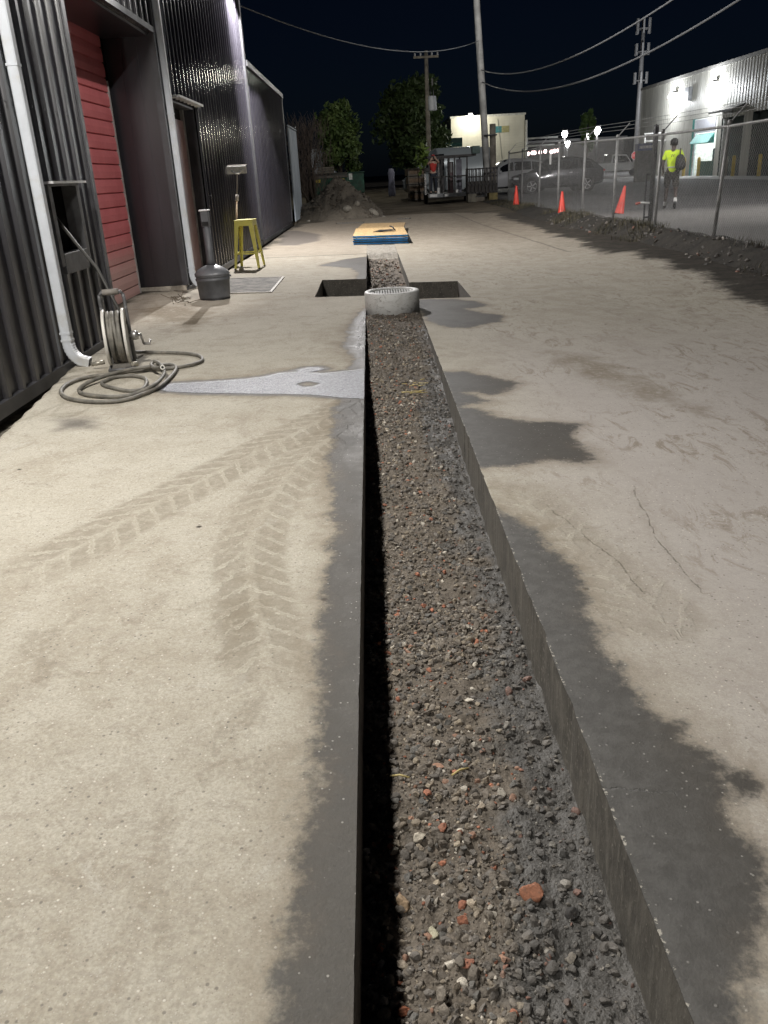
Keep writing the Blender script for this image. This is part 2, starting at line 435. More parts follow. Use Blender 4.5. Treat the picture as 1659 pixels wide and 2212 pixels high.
    wc = g.mix(.45, g.mix(1., c, (.225, .216, .205), 'MULTIPLY'), (.042, .040, .037)); wc = g.mix(n3.step(.42, .68)*.30, wc, (.092, .087, .079)); wc = g.mix(n1.step(.45, .65)*n2.step(.3, .6)*.5, wc, (.030, .029, .028)); wc = g.mix(tide*n2.step(.4, .6)*.5, wc, (.085, .068, .050)); wc = g.mix(n5.step(.58, .70)*.4, wc, (.12, .114, .106))
    wc = g.mix(fleck*.55, wc, (.5, .48, .44))
    lip_sheen = (X + (n2 - .5)*.25 + (n1 - .5)*.2).step(.95, .50)*(X.gt(.2))  # grey lamp sheen beside the trench, painted as a lighter colour
    wc = g.mix(lip_sheen*.6, wc, g.mix(n3.step(.35, .65), (.075, .074, .073), (.12, .118, .115)))
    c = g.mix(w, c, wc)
    lip = (X - .511).abs().step(.007, .002)*Y.step(9.6, 9.3)*g.noise(p, 60, 3, .7).step(.55, .62)
    c = g.mix(lip*.6, c, (.62, .58, .50))
    pd = (g.attr('pud') + (n3 - .5)*.04 + (n2 - .5)*.03).step(.012, -.02)
    pd2 = (g.attr('pud2') + (n2 - .5)*.2).step(.05, -.1)
    c = g.mix(pd, c, g.mix(n5.step(.35, .65), (.13, .135, .16), (.29, .30, .345))); c = g.mix(pd2*.7, c, (.15, .15, .155))  # bluish reflection on the water painted pale into the puddle colour
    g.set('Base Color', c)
    deep = (wd + (n2 - .5)*.35).step(-.05, -.3)
    ro = (.93 - (w*(1 - pd))*.30 - (deep*(1 - pd))*.12) - pd*.52 - pd2*.3 + n3*.10
    g.set('Roughness', ro)
    g.set('Specular IOR Level', (w*.3 + pd*.55 + .25))
    h = n4*(pd*7. + pd2*4 + .35) + n5*(pd*4.) + n3*(pd*2. + .5) + fleck*.35 - cr.step(.006, .0)*n3.step(.4, .55)*1.2 - lug_h*.8 - jt*2 + so*n3*6 + so*n2*10
    g.bump(h, .006, .55)
    return g.m
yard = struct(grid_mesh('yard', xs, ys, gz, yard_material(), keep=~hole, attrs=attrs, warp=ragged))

# saw-cut faces of the trench and its side arms
g = G('sawn_concrete', .7); p = g.pos(); Xs, Ys, Zs = g.sep(p)
nn = g.noise(p, 7, 5, .7); nf = g.noise(p, 60, 4, .6); stv = g.noise(g.scale(p, 8, 8, 1.5), 4, 4, .6)
c = g.mix(nn.step(.3, .7), (.065, .060, .052), (.125, .115, .098)); c = g.mix(stv.step(.5, .7)*.5, c, (.19, .175, .15))
ag = g.voro(p, 48); ar = g.sep(g.voro(p, 48, 'F1', 'Color'))[0]; c = g.mix(ag.step(.34, .22)*ar.gt(.55)*.6, c, g.mix(ar, (.05, .045, .04), (.34, .31, .27))); c = g.mix(nf.step(.62, .7)*.6, c, (.3, .28, .24)); c = g.mix(nn.step(.55, .7)*.5, c, (.05, .045, .038)); g.set('Base Color', c); g.bump(nf + stv, .004, .6)
SAWN = g.m
mbw = MB(); DEPTH = .34
nyc, nxc = hole.shape
def wq(x0, y0, x1, y1):
    x0, x1 = float(ragged(x0, y0)), float(ragged(x1, y1)); a, b = gz1(x0, y0), gz1(x1, y1)
    mbw.quad((x0, y0, a - .001), (x1, y1, b - .001), (x1, y1, b - DEPTH), (x0, y0, a - DEPTH))
for j in range(nyc):
    for i in np.nonzero(hole[j])[0]:
        if i > 0 and not hole[j, i-1]: wq(xs[i], ys[j], xs[i], ys[j+1])
        if i+1 < nxc and not hole[j, i+1]: wq(xs[i+1], ys[j], xs[i+1], ys[j+1])
        if j > 0 and not hole[j-1, i]: wq(xs[i], ys[j], xs[i+1], ys[j])
        if j+1 < nyc and not hole[j+1, i]: wq(xs[i], ys[j+1], xs[i+1], ys[j+1])
struct(mbw.build('trench_wall', SAWN))

# ---- gravel bed
def depth(x, y):
    """how far the bed lies under the slab"""
    d = np.interp(y, [0, 1.5, 3.5, 5, 6.4, 7.5, 9, 9.5, 9.55, 10.6, 13, 16.5, 17.1], [.215, .22, .225, .21, .115, .075, .035, .02, .10, .20, .19, .14, .10])
    return d + (.035*np.clip((x - .2)/.3, 0, 1) + .006*np.clip((.02 - x)/.12, 0, 1))*sst(9, 5, y)
def bedz(x, y):
    return gz(x, y) - depth(x, y) + (fbm(x*9, y*9, 3) - .5)*.045 + (fbm(x*45, y*45, 5, 3) - .5)*.022
def mudmask(g, p, X, n):
    edge = X + (n - .5)*.34
    return edge
g = G('gravel_soil', .9); p = g.pos(); X, Y, Z = g.sep(p)
n1 = g.noise(p, 5, 5, .6); n2 = g.noise(p, 40, 5, .7); v1 = g.voro(p, 95); vc = g.voro(p, 95, 'F1', 'Color'); v2 = g.voro(p, 210)
c = g.mix(n2.step(.3, .7), (.098, .082, .066), (.185, .158, .128))
r1 = g.sep(vc)[0]
c = g.mix(v1.step(.45, .3)*.7, c, g.mix(r1, (.085, .07, .056), (.24, .20, .16)))
MUDN = n1
mud = (X - .30 + (n1 - .5)*.62 + (Y*1.4).sin()*.05 - Y.step(3.5, 8)*.12 - Y.step(8.5, 9.5)*.5).step(-.05, .09)
c = g.mix(mud*.85, c, g.mix(n2.step(.3, .7), (.060, .059, .057), (.105, .103, .100)))
g.set('Base Color', c); g.set('Roughness', .95 - mud*.35); g.bump((.5 - v1)*.6 + (.5 - v2)*.3 + n2*.8, .007, .7)
BED = g.m
struct(grid_mesh('gravel_bed', np.linspace(TX0 - .015, TX1 + .015, 46), np.concatenate([np.arange(.2, 4, .014), np.arange(4, 9.6, .03)]), bedz, BED))
struct(grid_mesh('gravel_bed', np.linspace(TX0 - .015, TX1 + .015, 24), np.arange(9.5, 17.35, .05), bedz, BED))
fz = lambda x, y: gz(x, y) - .255 + (fbm(x*8, y*8, 9) - .5)*.05
struct(grid_mesh('gravel_bed', np.linspace(-.80, TX0 + .005, 20), np.linspace(10.98, 12.92, 40), fz, BED))
struct(grid_mesh('gravel_bed', np.linspace(TX1 - .005, 1.23, 20), np.linspace(10.55, 12.3, 40), fz, BED))
for a, b, c_, d in HOLES[3:]:
    struct(grid_mesh('gravel_bed', np.linspace(a-.02, b+.02, 6), np.linspace(c_-.02, d+.02, 6), fz, BED))
g = G('trench_infill', .9); p = g.pos(); c = g.mix(g.noise(p, 12, 6, .7).step(.35, .65), (.20, .18, .15), (.36, .335, .29))
c = g.mix(g.voro(p, 70).step(.3, .15)*.5, c, (.5, .47, .42)); g.set('Base Color', c); g.bump(g.noise(p, 60, 4), .02)
struct(grid_mesh('trench_infill', np.linspace(TX0, TX1, 20), np.linspace(17.15, 19.5, 50), lambda x, y: gz(x, y) - .008 - .1*sst(17.4, 17.15, y) + (fbm(x*10, y*10, 4) - .5)*.02, g.m))

# ---- loose stones, one object
def stone_templates(sub, k, seed):
    bm = bmesh.new(); bmesh.ops.create_icosphere(bm, subdivisions=sub, radius=1); bm.verts.ensure_lookup_table()
    V0 = np.array([v.co[:] for v in bm.verts]); Fc = np.array([[v.index for v in f.verts] for f in bm.faces]); bm.free()
    rg = np.random.default_rng(seed); out = []
    for _ in range(k):
        V = V0.copy()
        for _c in range(rg.integers(6, 12)):
            nrm = rg.normal(size=3); nrm /= np.linalg.norm(nrm); h = rg.uniform(.42, .82)
            dd = V @ nrm; ov = np.maximum(dd - h, 0); V -= ov[:, None]*nrm
        V *= rg.uniform([.8, .6, .45], [1.25, 1., .8]); V += rg.normal(size=V.shape)*.03
        out.append(V)
    return out, Fc
def stones(name, pts, rad, cols, m, sub=2, seed=1, sink=.25):
    T, Fc = stone_templates(sub, 14, seed); rg = np.random.default_rng(seed + 5)
    nv = len(T[0]); N = len(pts); allv = np.empty((N*nv, 3)); allf = np.empty((N*len(Fc), 3), int)
    for i in range(N):
        a, b, c_ = rg.uniform(0, 2*np.pi), rg.normal()*.45, rg.normal()*.45
        Rm = np.array((Matrix.Rotation(a, 3, 'Z') @ Matrix.Rotation(b, 3, 'X') @ Matrix.Rotation(c_, 3, 'Y')))
        allv[i*nv:(i+1)*nv] = (T[rg.integers(14)]*rad[i]) @ Rm.T + pts[i] + np.array([0, 0, rad[i]*(.5 - sink)])
        allf[i*len(Fc):(i+1)*len(Fc)] = Fc + i*nv
    me = bpy.data.meshes.new(name)
    me.vertices.add(len(allv)); me.vertices.foreach_set('co', allv.ravel())
    me.loops.add(allf.size); me.loops.foreach_set('vertex_index', allf.ravel())
    me.polygons.add(len(allf)); me.polygons.foreach_set('loop_start', np.arange(len(allf))*3)
    me.update(calc_edges=True); me.polygons.foreach_set('use_smooth', np.full(len(allf), sub > 2))
    at = me.attributes.new('tint', 'FLOAT_COLOR', 'POINT')
    cc = np.ones((len(allv), 4)); cc[:, :3] = np.repeat(cols, nv, 0); at.data.foreach_set('color', cc.ravel().astype(np.float32))
    return link(name, me, m)
g = G('stone', .8); p = g.pos(); X, Y, Z = g.sep(p); col = g.attr('tint', 'Color')
n1 = g.noise(p, 5, 5, .6); n2 = g.noise(p, 160, 4, .7); n3 = g.noise(p, 45, 4, .6)
c = g.mix(n2.step(.3, .7)*.5, col, (.05, .04, .03)); c = g.mix(n3.step(.5, .75)*.35, c, (.19, .155, .122))
mud = (X - .30 + (n1 - .5)*.62 + (Y*1.4).sin()*.05 - Y.step(3.5, 8)*.12 - Y.step(8.5, 9.5)*.5).step(-.05, .09)
c = g.mix(mud*.66, c, (.085, .083, .081)); g.set('Base Color', c); g.set('Roughness', .85 - mud*.25); g.bump(n2 + n3, .004, .7)
STONE = g.m
g = G('clean_stone', .8); p = g.pos(); n2 = g.noise(p, 160, 4, .7); n3 = g.noise(p, 60, 5, .65)
c = g.mix(n2.step(.3, .7)*.4, g.attr('tint', 'Color'), (.06, .045, .035)); c = g.mix(n3.step(.52, .75)*.5, c, (.12, .10, .08)); g.set('Base Color', c); g.bump(n2 + n3, .004, .7)
CLEAN = g.m
PAL = np.array([(.19, .165, .138), (.25, .22, .185), (.15, .135, .12), (.22, .20, .18), (.32, .27, .21), (.17, .165, .155), (.40, .34, .26), (.62, .57, .49), (.44, .18, .11), (.40, .23, .16)])
PW = np.array([.22, .19, .17, .13, .09, .09, .05, .05, .030, .02]); PW = PW/PW.sum()
def strew(n, y0, y1, rlo, rhi, pw, seed):
    rg = np.random.default_rng(seed); y = y0 + (y1 - y0)*rg.random(n)**pw; x = rg.uniform(TX0 + .01, TX1 - .01, n)
    r = rlo*np.exp(rg.random(n)**2.2*np.log(rhi/rlo))
    keep = rg.random(n) > .62*((x - .32 + (vnoise(x*5, y*5, 2) - .5)*.4) > 0)
    x, y, r = x[keep], y[keep], r[keep]
    pts = np.stack([x, y, bedz(x, y)], 1); cols = PAL[rg.choice(len(PAL), len(x), p=PW)]*rg.uniform(.75, 1.4, (len(x), 1))
    return pts, r, cols
A1 = strew(7200, .5, 3.0, .005, .0195, 1.2, 21); A0 = strew(9000, .5, 3.8, .0028, .008, 1.2, 25); A2 = strew(7500, 2.6, 6.2, .006, .02, 1.15, 22); A3 = strew(4200, 5.5, 9.5, .009, .022, 1.1, 23)
A4 = strew(1500, 10.2, 17., .012, .045, 1., 26)
gr1 = stones('gravel', *A1, STONE, 2, 31); gr1['kind'] = 'stuff'
gr2 = stones('gravel', *[np.concatenate(a) for a in zip(A0, A2, A3, A4)], STONE, 1, 32); gr2['kind'] = 'stuff'
# a few stones one can point at
def lone_stone(name, label, cat, px, r, col, seed, grp=None, z=None):
    q = on_z(*px, -.175); q[2] = bedz(q[0], q[1]) + r*.25
    o = stones(name, np.array([[0, 0, 0.]]), np.array([r]), np.array([col])*1.1, CLEAN, 3, seed, .5); o.location = q
    return tag(o, label, cat, grp)
lone_stone('brick_fragment', 'large orange-red broken brick lump in the muddy side of the gravel', 'brick', (1150, 1897), .030, (.36, .15, .085), 3)
lone_stone('dark_stone', 'angular near-black stone just right of the orange brick lump', 'stone', (1240, 1929), .028, (.035, .035, .036), 4)
lone_stone('pale_stone', 'biggest whitish stone in the gravel, above the small orange chip', 'stone', (905, 1785), .024, (.62, .56, .46), 5)
lone_stone('pale_stone', 'upright pointed pale greenish stone in the brown gravel', 'stone', (938, 1980), .024, (.52, .49, .36), 6)
lone_stone('tan_stone', 'tan elongated stone at the edge of the black shadow strip', 'stone', (868, 1930), .026, (.42, .30, .19), 8)
lone_stone('brick_fragment', 'small orange brick chip beside the biggest whitish stone', 'brick', (952, 1832), .015, (.48, .19, .11), 9)
lone_stone('brick_fragment', 'orange brick chip by the shadow edge nearest the camera', 'brick', (873, 2152), .021, (.46, .17, .09), 10)
lone_stone('brick_fragment', 'rough orange brick piece below the pale greenish stone', 'brick', (1008, 2062), .021, (.40, .17, .11), 12)
STRAW = mat('straw', (.58, .47, .2), .6, var=.2, sc=40)
for lab, a, b in [('single yellow straw lying across the black shadow edge', (840, 1652), (884, 1660)),
                  ('bent pale straw lying on the brown gravel', (975, 1652), (1012, 1637))]:
    p = on_z(*a, -.165); q = on_z(*b, -.165)
    p[2] = bedz(*p[:2]) + .018; q[2] = bedz(*q[:2]) + .018; m = (p + q)/2 + np.array([0, .004, .004])
    tag(MB().tube([p, m, q], [.0028, .0035, .0025], 6).build('straw', STRAW), lab, 'straw')
mb = MB(); rg = np.random.default_rng(5)
for _ in range(14):
    a = on_z(865 + rg.uniform(0, 48), 808 + rg.uniform(0, 26), -.06); a[2] = bedz(*a[:2]) + .02; t = rg.uniform(-.5, .5); l = rg.uniform(.04, .1)
    mb.tube([a, a + np.array([l*math.cos(t), l*math.sin(t), .004])], .0028, 5)
o = mb.build('straw_litter', STRAW); o['kind'] = 'stuff'

# ---- lot beyond the fence, bank, far ground
g = G('lot_asphalt', .85); p = g.pos(); X, Y, Z = g.sep(p)
n1 = g.noise(p, .35, 5, .6, .5); n2 = g.noise(p, 3, 6, .65); n4 = g.noise(p, 60, 3, .6)
c = g.mix(n1.step(.35, .65), (.07, .069, .072), (.105, .103, .105)); c = g.mix(n2.step(.45, .7)*.4, c, (.16, .155, .15))
c = g.mix(n4.step(.4, .65)*.3, c, (.2, .195, .19))
c = g.mix((Y + n1*3).step(26.5, 23.5)*.75, c, g.mix(n2, (.22, .215, .205), (.30, .29, .275)))
g.set('Base Color', c); g.bump(n4 + n2, .008, .5)
lotz = lambda x, y: LOTZ + (vnoise(x*.3, y*.3, 8) - .5)*.03
struct(grid_mesh('parking_lot', np.concatenate([np.arange(5.5, 26, .6), np.arange(26, 130, 8)]), np.concatenate([np.arange(0, 50, .6), np.arange(50, 190, 6)]), lotz, g.m))
g = G('concrete_apron', .85); p = g.pos(); c = g.mix(g.noise(p, 1.5, 6, .65).step(.3, .7), (.30, .29, .28), (.42, .41, .40)); g.set('Base Color', c)
struct(grid_mesh('apron', np.linspace(20.6, 24.05, 8), np.linspace(20, 84, 40), lambda x, y: LOTZ + .03 + 0*x, g.m))
g = G('far_ground', .9); p = g.pos(); c = g.mix(g.noise(p, .2, 5).step(.3, .7), (.03, .028, .024), (.06, .055, .045)); g.set('Base Color', c)
mb = MB(); mb.quad((-1500, -1500, -.6), (1500, -1500, -.6), (1500, 1500, -.6), (-1500, 1500, -.6)); struct(mb.build('ground', g.m))
g = G('bank_soil', .95); p = g.pos(); n1 = g.noise(p, 3, 6, .7); n2 = g.noise(p, 25, 5, .7)
c = g.mix(n1.step(.3, .7), (.020, .018, .015), (.05, .044, .035)); c = g.mix(n2.step(.60, .74)*.4, c, (.16, .14, .11)); g.set('Base Color', c); g.bump(n1 + n2*.5, .06)
def bankz(x, y):
    toe = 4.75 + .3*vnoise(y*.5, 0*y, 4) - .3*sst(18, 26, y); t = sst(0, 1, (x - toe)/(5.55 - toe))
    top = .20 - .03*sst(20, 30, y) + .06*(vnoise(y*.8, y*0, 6) - .5)
    z = gz(x, y)*(1 - t) + top*t
    fall = sst(5.65, 6.1, x); z = z*(1 - fall) + (LOTZ - .03)*fall
    return z + (fbm(x*2.5, y*2.5, 7) - .35)*.10*t*(1 - fall) - .03*(1 - t)
struct(grid_mesh('bank', np.arange(4.0, 6.2, .06), np.arange(4, 42, .12), bankz, g.m))
rg = np.random.default_rng(8)
mb = MB()
def blade(mb, x, y, z, h, lean, w=.006):
    a = rg.uniform(0, 6.28); dx, dy = math.cos(a), math.sin(a)
    m1 = (x + dx*lean*h*.4, y + dy*lean*h*.4, z + h*.6); t = (x + dx*lean*h, y + dy*lean*h, z + h)
    mb.add([(x - dy*w, y + dx*w, z), (x + dy*w, y - dx*w, z), (m1[0] + dy*w*.7, m1[1] - dx*w*.7, m1[2]), (m1[0] - dy*w*.7, m1[1] + dx*w*.7, m1[2]), t], [(0, 1, 2, 3), (3, 2, 4)])
for _ in range(520):
    cx, cy = rg.uniform(4.95, 5.8), 9 + 30*rg.random()**1.2
    dens = vnoise(cx*1.5, cy*1.0, 12)
    if dens < .50: continue
    for k in range(int(rg.integers(14, 34))):
        x = cx + rg.normal()*.10; y = cy + rg.normal()*.13; z = float(bankz(x, y)) - .01
        blade(mb, x, y, z, rg.uniform(.03, .14), rg.uniform(.4, 1.3), rg.uniform(.003, .007))
g = G('dry_grass', .8); p = g.pos(); c = g.mix(g.noise(p, 6, 3).step(.35, .65), (.045, .045, .028), (.14, .12, .075)); g.set('Base Color', c)
o = mb.build('weeds', g.m); o['kind'] = 'stuff'
n = 420; y = 9 + 16*rg.random(n)**1.6; x = 4.8 + .85*rg.random(n)
o = stones('bank_rubble', np.stack([x, y, bankz(x, y)], 1), .015*np.exp(rg.random(n)**2*1.5), PAL[rg.choice(len(PAL), n, p=PW)]*rg.uniform(1., 2.2, (n, 1)), STONE, 1, 44); o['kind'] = 'stuff'

# ==================================================================================================
# LEFT: dark metal building
# ==================================================================================================
g = G('charcoal_cladding', .38, .0, .9); p = g.pos(); n1 = g.noise(g.scale(p, 1, 1, .25), 3, 5, .6); n2 = g.noise(p, 25, 4, .6)
X, Y, Z = g.sep(p); low = Z.step(1.2, .1)
c = g.mix(n1.step(.3, .7), (.017, .0165, .020), (.025, .024, .030)); c = g.mix(low*n2.step(.4, .75)*.2, c, (.06, .055, .046))
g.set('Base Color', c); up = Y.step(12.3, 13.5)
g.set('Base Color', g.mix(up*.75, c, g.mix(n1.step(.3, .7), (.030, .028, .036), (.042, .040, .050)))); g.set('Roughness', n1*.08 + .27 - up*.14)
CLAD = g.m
TRIM = mat('charcoal_trim', (.05, .05, .056), .4, var=.2, sc=3)
GAPM = mat('dark_gap', (.012, .012, .012), .95)
WX = -2.7
bld = thing('metal_building', 'charcoal corrugated metal building with recessed red roll-up door and white downspouts', 'building', (WX, 8.6, .05))
def corrugate(mb, y0, y1, z0, z1, pitch=.27, d=.038, x0=WX, minor=True):
    base = [(0., 0), (.60, 0), (.615, d*.5), (.64, d), (.83, d), (.855, d*.5), (.87, 0)]
    if minor: base = [(0., 0), (.10, 0), (.115, d*.25), (.15, d*.25), (.165, 0), (.34, 0), (.352, d*.45), (.372, d*.92), (.39, d), (.51, d), (.53, d*.92), (.548, d*.45), (.56, 0), (.77, 0), (.785, d*.25), (.82, d*.25), (.835, 0)]
    ks = range(int(math.floor(y0/pitch)) - 1, int(math.ceil(y1/pitch)) + 1)
    pts = [((k + u)*pitch, x0 + h) for k in ks for u, h in base]
    ins = [(y, x) for y, x in pts if y0 < y < y1]
    def at(yy):
        for (a, xa), (b, xb) in zip(pts[:-1], pts[1:]):
            if a <= yy <= b: return xa + (xb - xa)*(yy - a)/max(b - a, 1e-9)
        return x0
    ins = [(y0, at(y0))] + ins + [(y1, at(y1))]
    n = len(ins); vs = [(x, y, z0) for y, x in ins] + [(x, y, z1) for y, x in ins]
    mb.add(vs, [(i, i+1, n+i+1, n+i) for i in range(n-1)])
mb = MB()
GY0, GY1, GZ = 8.66, 12.16, 3.28          # garage opening
DY0, DY1, DZ = 12.98, 14.66, 2.58         # side door opening
WY0, WY1, WZ0, WZ1 = 7.44, 8.06, .96, 1.50
TOP = 7.2
for a in [(-4, WY0, .08, TOP), (WY0, WY1, .08, WZ0), (WY0, WY1, WZ1, TOP), (WY1, GY0, .08, TOP), (GY0, GY1, GZ, TOP), (GY1, DY0, .08, TOP), (DY0, DY1, DZ, TOP), (DY1, 21.25, .08, TOP)]:
    corrugate(mb, *a, minor=a[0] > 8.65)
corrugate(mb, 21.25, 29.75, .08, 3.92, .30)
mb.build('wall', CLAD, bld, True)
mb = MB()   # dark core of the building behind the cladding
mb.box(-14, -3.75, -4, 21.2, -.2, TOP - .05); mb.box(-14, WX - .06, 21.2, 29.7, -.2, 3.86)
mb.box(-3.75, WX - .06, -4, WY0 - .02, -.2, TOP - .06); mb.box(-3.75, WX - .06, WY1 + .02, GY0 - .02, .0, TOP - .06)
mb.box(-3.75, WX - .06, WY0 - .02, WY1 + .02, -.2, WZ0 - .01); mb.box(-3.75, WX - .06, WY0 - .02, WY1 + .02, WZ1 + .01, TOP - .06); mb.box(-3.75, -3.3, WY0 - .02, WY1 + .02, WZ0 - .01, WZ1 + .01)
mb.box(-3.75, WX - .06, GY1 + .02, DY0 - .02, .0, TOP - .06); mb.box(-3.75, WX - .06, DY1 + .02, 21.2, .0, TOP - .06)
mb.box(-3.75, WX - .06, DY0 - .02, DY1 + .02, DZ + .01, TOP - .06); mb.box(-3.75, WX - .06, GY0 - .02, GY1 + .02, GZ + .01, TOP - .06)
mb.box(-3.75, WX - .24, DY0 - .02, DY1 + .02, -.2, DZ + .01)
mb.build('wall_core', GAPM, bld, True)
mb = MB()   # flashings: base band, corner posts, opening edges, parapet
for a, b in [(-4, GY0 - .09), (GY1 + .02, DY0 - .02), (DY1 + .02, 21.2), (21.3, 29.75)]: mb.box(WX - .02, WX + .045, a, b, .0, .10)
mb.box(WX - .03, WX + .05, GY0 - .09, GY0, .03, GZ + .003); mb.box(WX - .03, WX + .052, GY1, GY1 + .07, .14, GZ + .003)
mb.box(WX - .03, WX + .055, GY0 - .09, GY1 + .07, GZ + .003, GZ + .07)
mb.box(WX - .04, WX + .06, 21.12, 21.30, .14, TOP); mb.box(WX - .04, WX + .06, 29.66, 29.80, .14, 3.9)
mb.box(WX - .06, WX + .09, 21.3, 29.82, 3.9, 4.02); mb.box(WX - .1, WX + .1, -4, 21.3, TOP, TOP + .15)
mb.build('flashing', TRIM, bld, True)
# garage recess: jambs, soffit
JX = -3.32
mb = MB()
mb.box(JX, WX - .03, GY1, GY1 + .03, .14, GZ); mb.box(JX, WX - .03, GY0 - .03, GY0, .02, GZ); mb.box(JX, WX - .031, GY0, GY1, GZ - .03, GZ)
for k in range(1, 3): mb.box(JX + .21*k - .006, JX + .21*k + .006, GY1 - .006, GY1, .15, GZ - .04)
mb.build('door_reveal', CLAD, bld, True)
# roll-up door
g = G('red_door_paint', .5); p = g.pos(); X, Y, Z = g.sep(p); n1 = g.noise(p, 2.5, 5, .6); n2 = g.noise(p, 14, 6, .7)
c = g.mix(n1.step(.3, .7), (.47, .115, .125), (.55, .155, .165)); dust = (Z + (n2 - .5)*.35).step(.95, .35)
c = g.mix(dust*.8, c, (.46, .33, .30)); c = g.mix(n2.step(.6, .75)*.25, c, (.5, .3, .27)); g.set('Base Color', c); g.bump(n2, .004)
mb = MB(); ph = .172; k = 0; z = .03
while z < 3.3:
    zt = min(z + ph, 3.3)
    mb.add([(JX, y, zz) for y in (GY0 + .06, GY1 - .17) for zz in (z, zt)] and
           [(JX + dx, y, zz) for y in (GY0 + .0, GY1 - .17) for dx, zz in ((-.012, z), (.018, z + .012), (.022, z + ph*.5), (.012, zt - .008), (-.012, zt))],
           [(i, i+1, i+6, i+5) for i in range(4)])
    z += ph
dr = mb.build('roll_up_door', g.m, bld, True)
dr['label'] = 'red slatted roll-up door, dusty along its bottom'
mb = MB(); mb.box(JX - .02, JX + .03, GY1 - .17, GY1 - .13, .03, 2.75); mb.build('door_track', mat('grey_track', (.30, .29, .28), .5, var=.2), bld, True)
MB().box(JX - .04, JX - .03, GY0 - .02, GY1 + .02, .0, GZ).build('door_back_panel', GAPM, bld, True)
mb = MB(); mb.box(JX - .03, WX + .02, GY1 + .002, GY1 + .24, -.05, .135)
mb.build('kerb_block', mat('kerb_concrete', (.36, .33, .28), .9, var=.2, sc=9, bump=.004), bld, True, bevel=.01)
# side door
g = G('rose_door_paint', .45); p = g.pos(); n1 = g.noise(p, 4, 5, .6); g.set('Base Color', g.mix(n1.step(.3, .7), (.33, .21, .215), (.40, .26, .26)))
dj = MB(); dj.box(WX - .235, WX - .02, DY0 - .0, DY0 + .02, .05, DZ); dj.box(WX - .235, WX - .02, DY1 - .02, DY1, .05, DZ); dj.box(WX - .235, WX - .022, DY0, DY1, DZ - .02, DZ); dj.build('door_frame', TRIM, bld, True)
sd = MB().box(WX - .235, WX - .20, DY0 + .03, DY1 - .10, .08, DZ - .18).build('side_door', g.m, bld, True); sd['label'] = 'dull rose side door under a thin pale drip cap'
MB().box(WX - .235, WX - .185, DY1 - .10, DY1 - .022, .06, DZ - .02).build('door_stop', mat('pale_frame', (.36, .35, .34), .5), bld, True)
PALE = mat('pale_metal', (.62, .62, .62), .4, var=.1)
MB().box(WX - .02, WX + .13, DY0 - .06, DY1 + .04, DZ + .02, DZ + .05).build('drip_cap', PALE, bld, True)
# small pass-through opening
wf = MB(); f = .085
wf.box(WX - .08, WX + .055, WY0 - f, WY0, WZ0 - .10, WZ1); wf.box(WX - .08, WX + .055, WY1, WY1 + f, WZ0 - .10, WZ1); wf.box(WX - .08, WX + .057, WY0, WY1, WZ0 - .17, WZ0); wf.box(WX - .08, WX + .055, WY0 - f, WY1 + f, WZ1 + .002, WZ1 + .02)
w = wf.build('window_frame', mat('grey_frame', (.10, .10, .105), .5, var=.2), bld, True, bevel=.004)
MB().box(WX - .05, WX + .12, WY0 - f - .03, WY1 + f + .03, WZ1 + .021, WZ1 + .04).build('window_cap', PALE, w, True)
# downspouts
WHITE = mat('white_gutter_paint', (.60, .63, .68), .35, var=.06, sc=4, dirt=(.45, .43, .38))
def downspout(y, x=WX + .075):
    d = MB(); r = .041
    sec = [(-r, -r*.8), (-r*.75, -r), (r*.75, -r), (r, -r*.8), (r, r*.8), (r*.75, r), (-r*.75, r), (-r, r*.8)]
    def sweep(path, mb, tw=1.):
        rows = []
        for i, (px, pz) in enumerate(path):
            a = path[max(i-1, 0)]; b = path[min(i+1, len(path)-1)]
            tx, tz = b[0]-a[0], b[1]-a[1]; l = math.hypot(tx, tz); nx, nz = tz/l, -tx/l
            rows.append([(px + nx*u*tw, y + v*tw, pz + nz*u*tw) for u, v in sec])
        vs = [q for r_ in rows for q in r_]; n = 8
        mb.add(vs, [(i*n+k, i*n+(k+1) % n, (i+1)*n+(k+1) % n, (i+1)*n+k) for i in range(len(rows)-1) for k in range(n)])
    sweep([(x, 6.9), (x, 4.2), (x, 3.6), (x, .25)], d)
    o = d.build('downspout', WHITE, bld, True)
    e = MB(); path = []
    for i in range(15):
        t = i/14; a = t*R(62); path.append((x + .15*(1 - math.cos(a)), .26 - .17*math.sin(a)))
    for i, t in enumerate(np.linspace(.02, .085, 4)): path.append((path[14][0] + t*math.sin(R(62)), path[14][1] - t*math.cos(R(62))*.55))
    rows = MB()
    sweep([(px, pz) for px, pz in path], e, 1.04)
    vs = e.v; n = 8
    e.v = [(vx + (.004 if (i//n) % 2 else 0), vy, vz) for i, (vx, vy, vz) in enumerate(vs)]
    e.build('elbow', WHITE, o, True)
    for zz in (.28, .34, 2.35): MB().box(x - r*1.08, x + r*1.08, y - r*1.08, y + r*1.08, zz, zz + .018).build('strap', WHITE, o, True)
downspout(7.08); downspout(12.42)
# screws on the cladding
mb = MB()
for zz in (.9, 2.1, 3.35, 4.6):
    for k in range(-2, 70):
        y = (k + .46)*.27*1.0
        if y < 5 or y > 21 or GY0 - .1 < y < GY1 + .1 or (DY0 < y < DY1 and zz < DZ) or (WY0 - .2 < y < WY1 + .2 and zz < 1.7): continue
        mb.box(WX + .030, WX + .037, y - .008, y + .008, zz - .008, zz + .008)
o = mb.build('screw', TRIM, bld, True); o['kind'] = 'stuff'
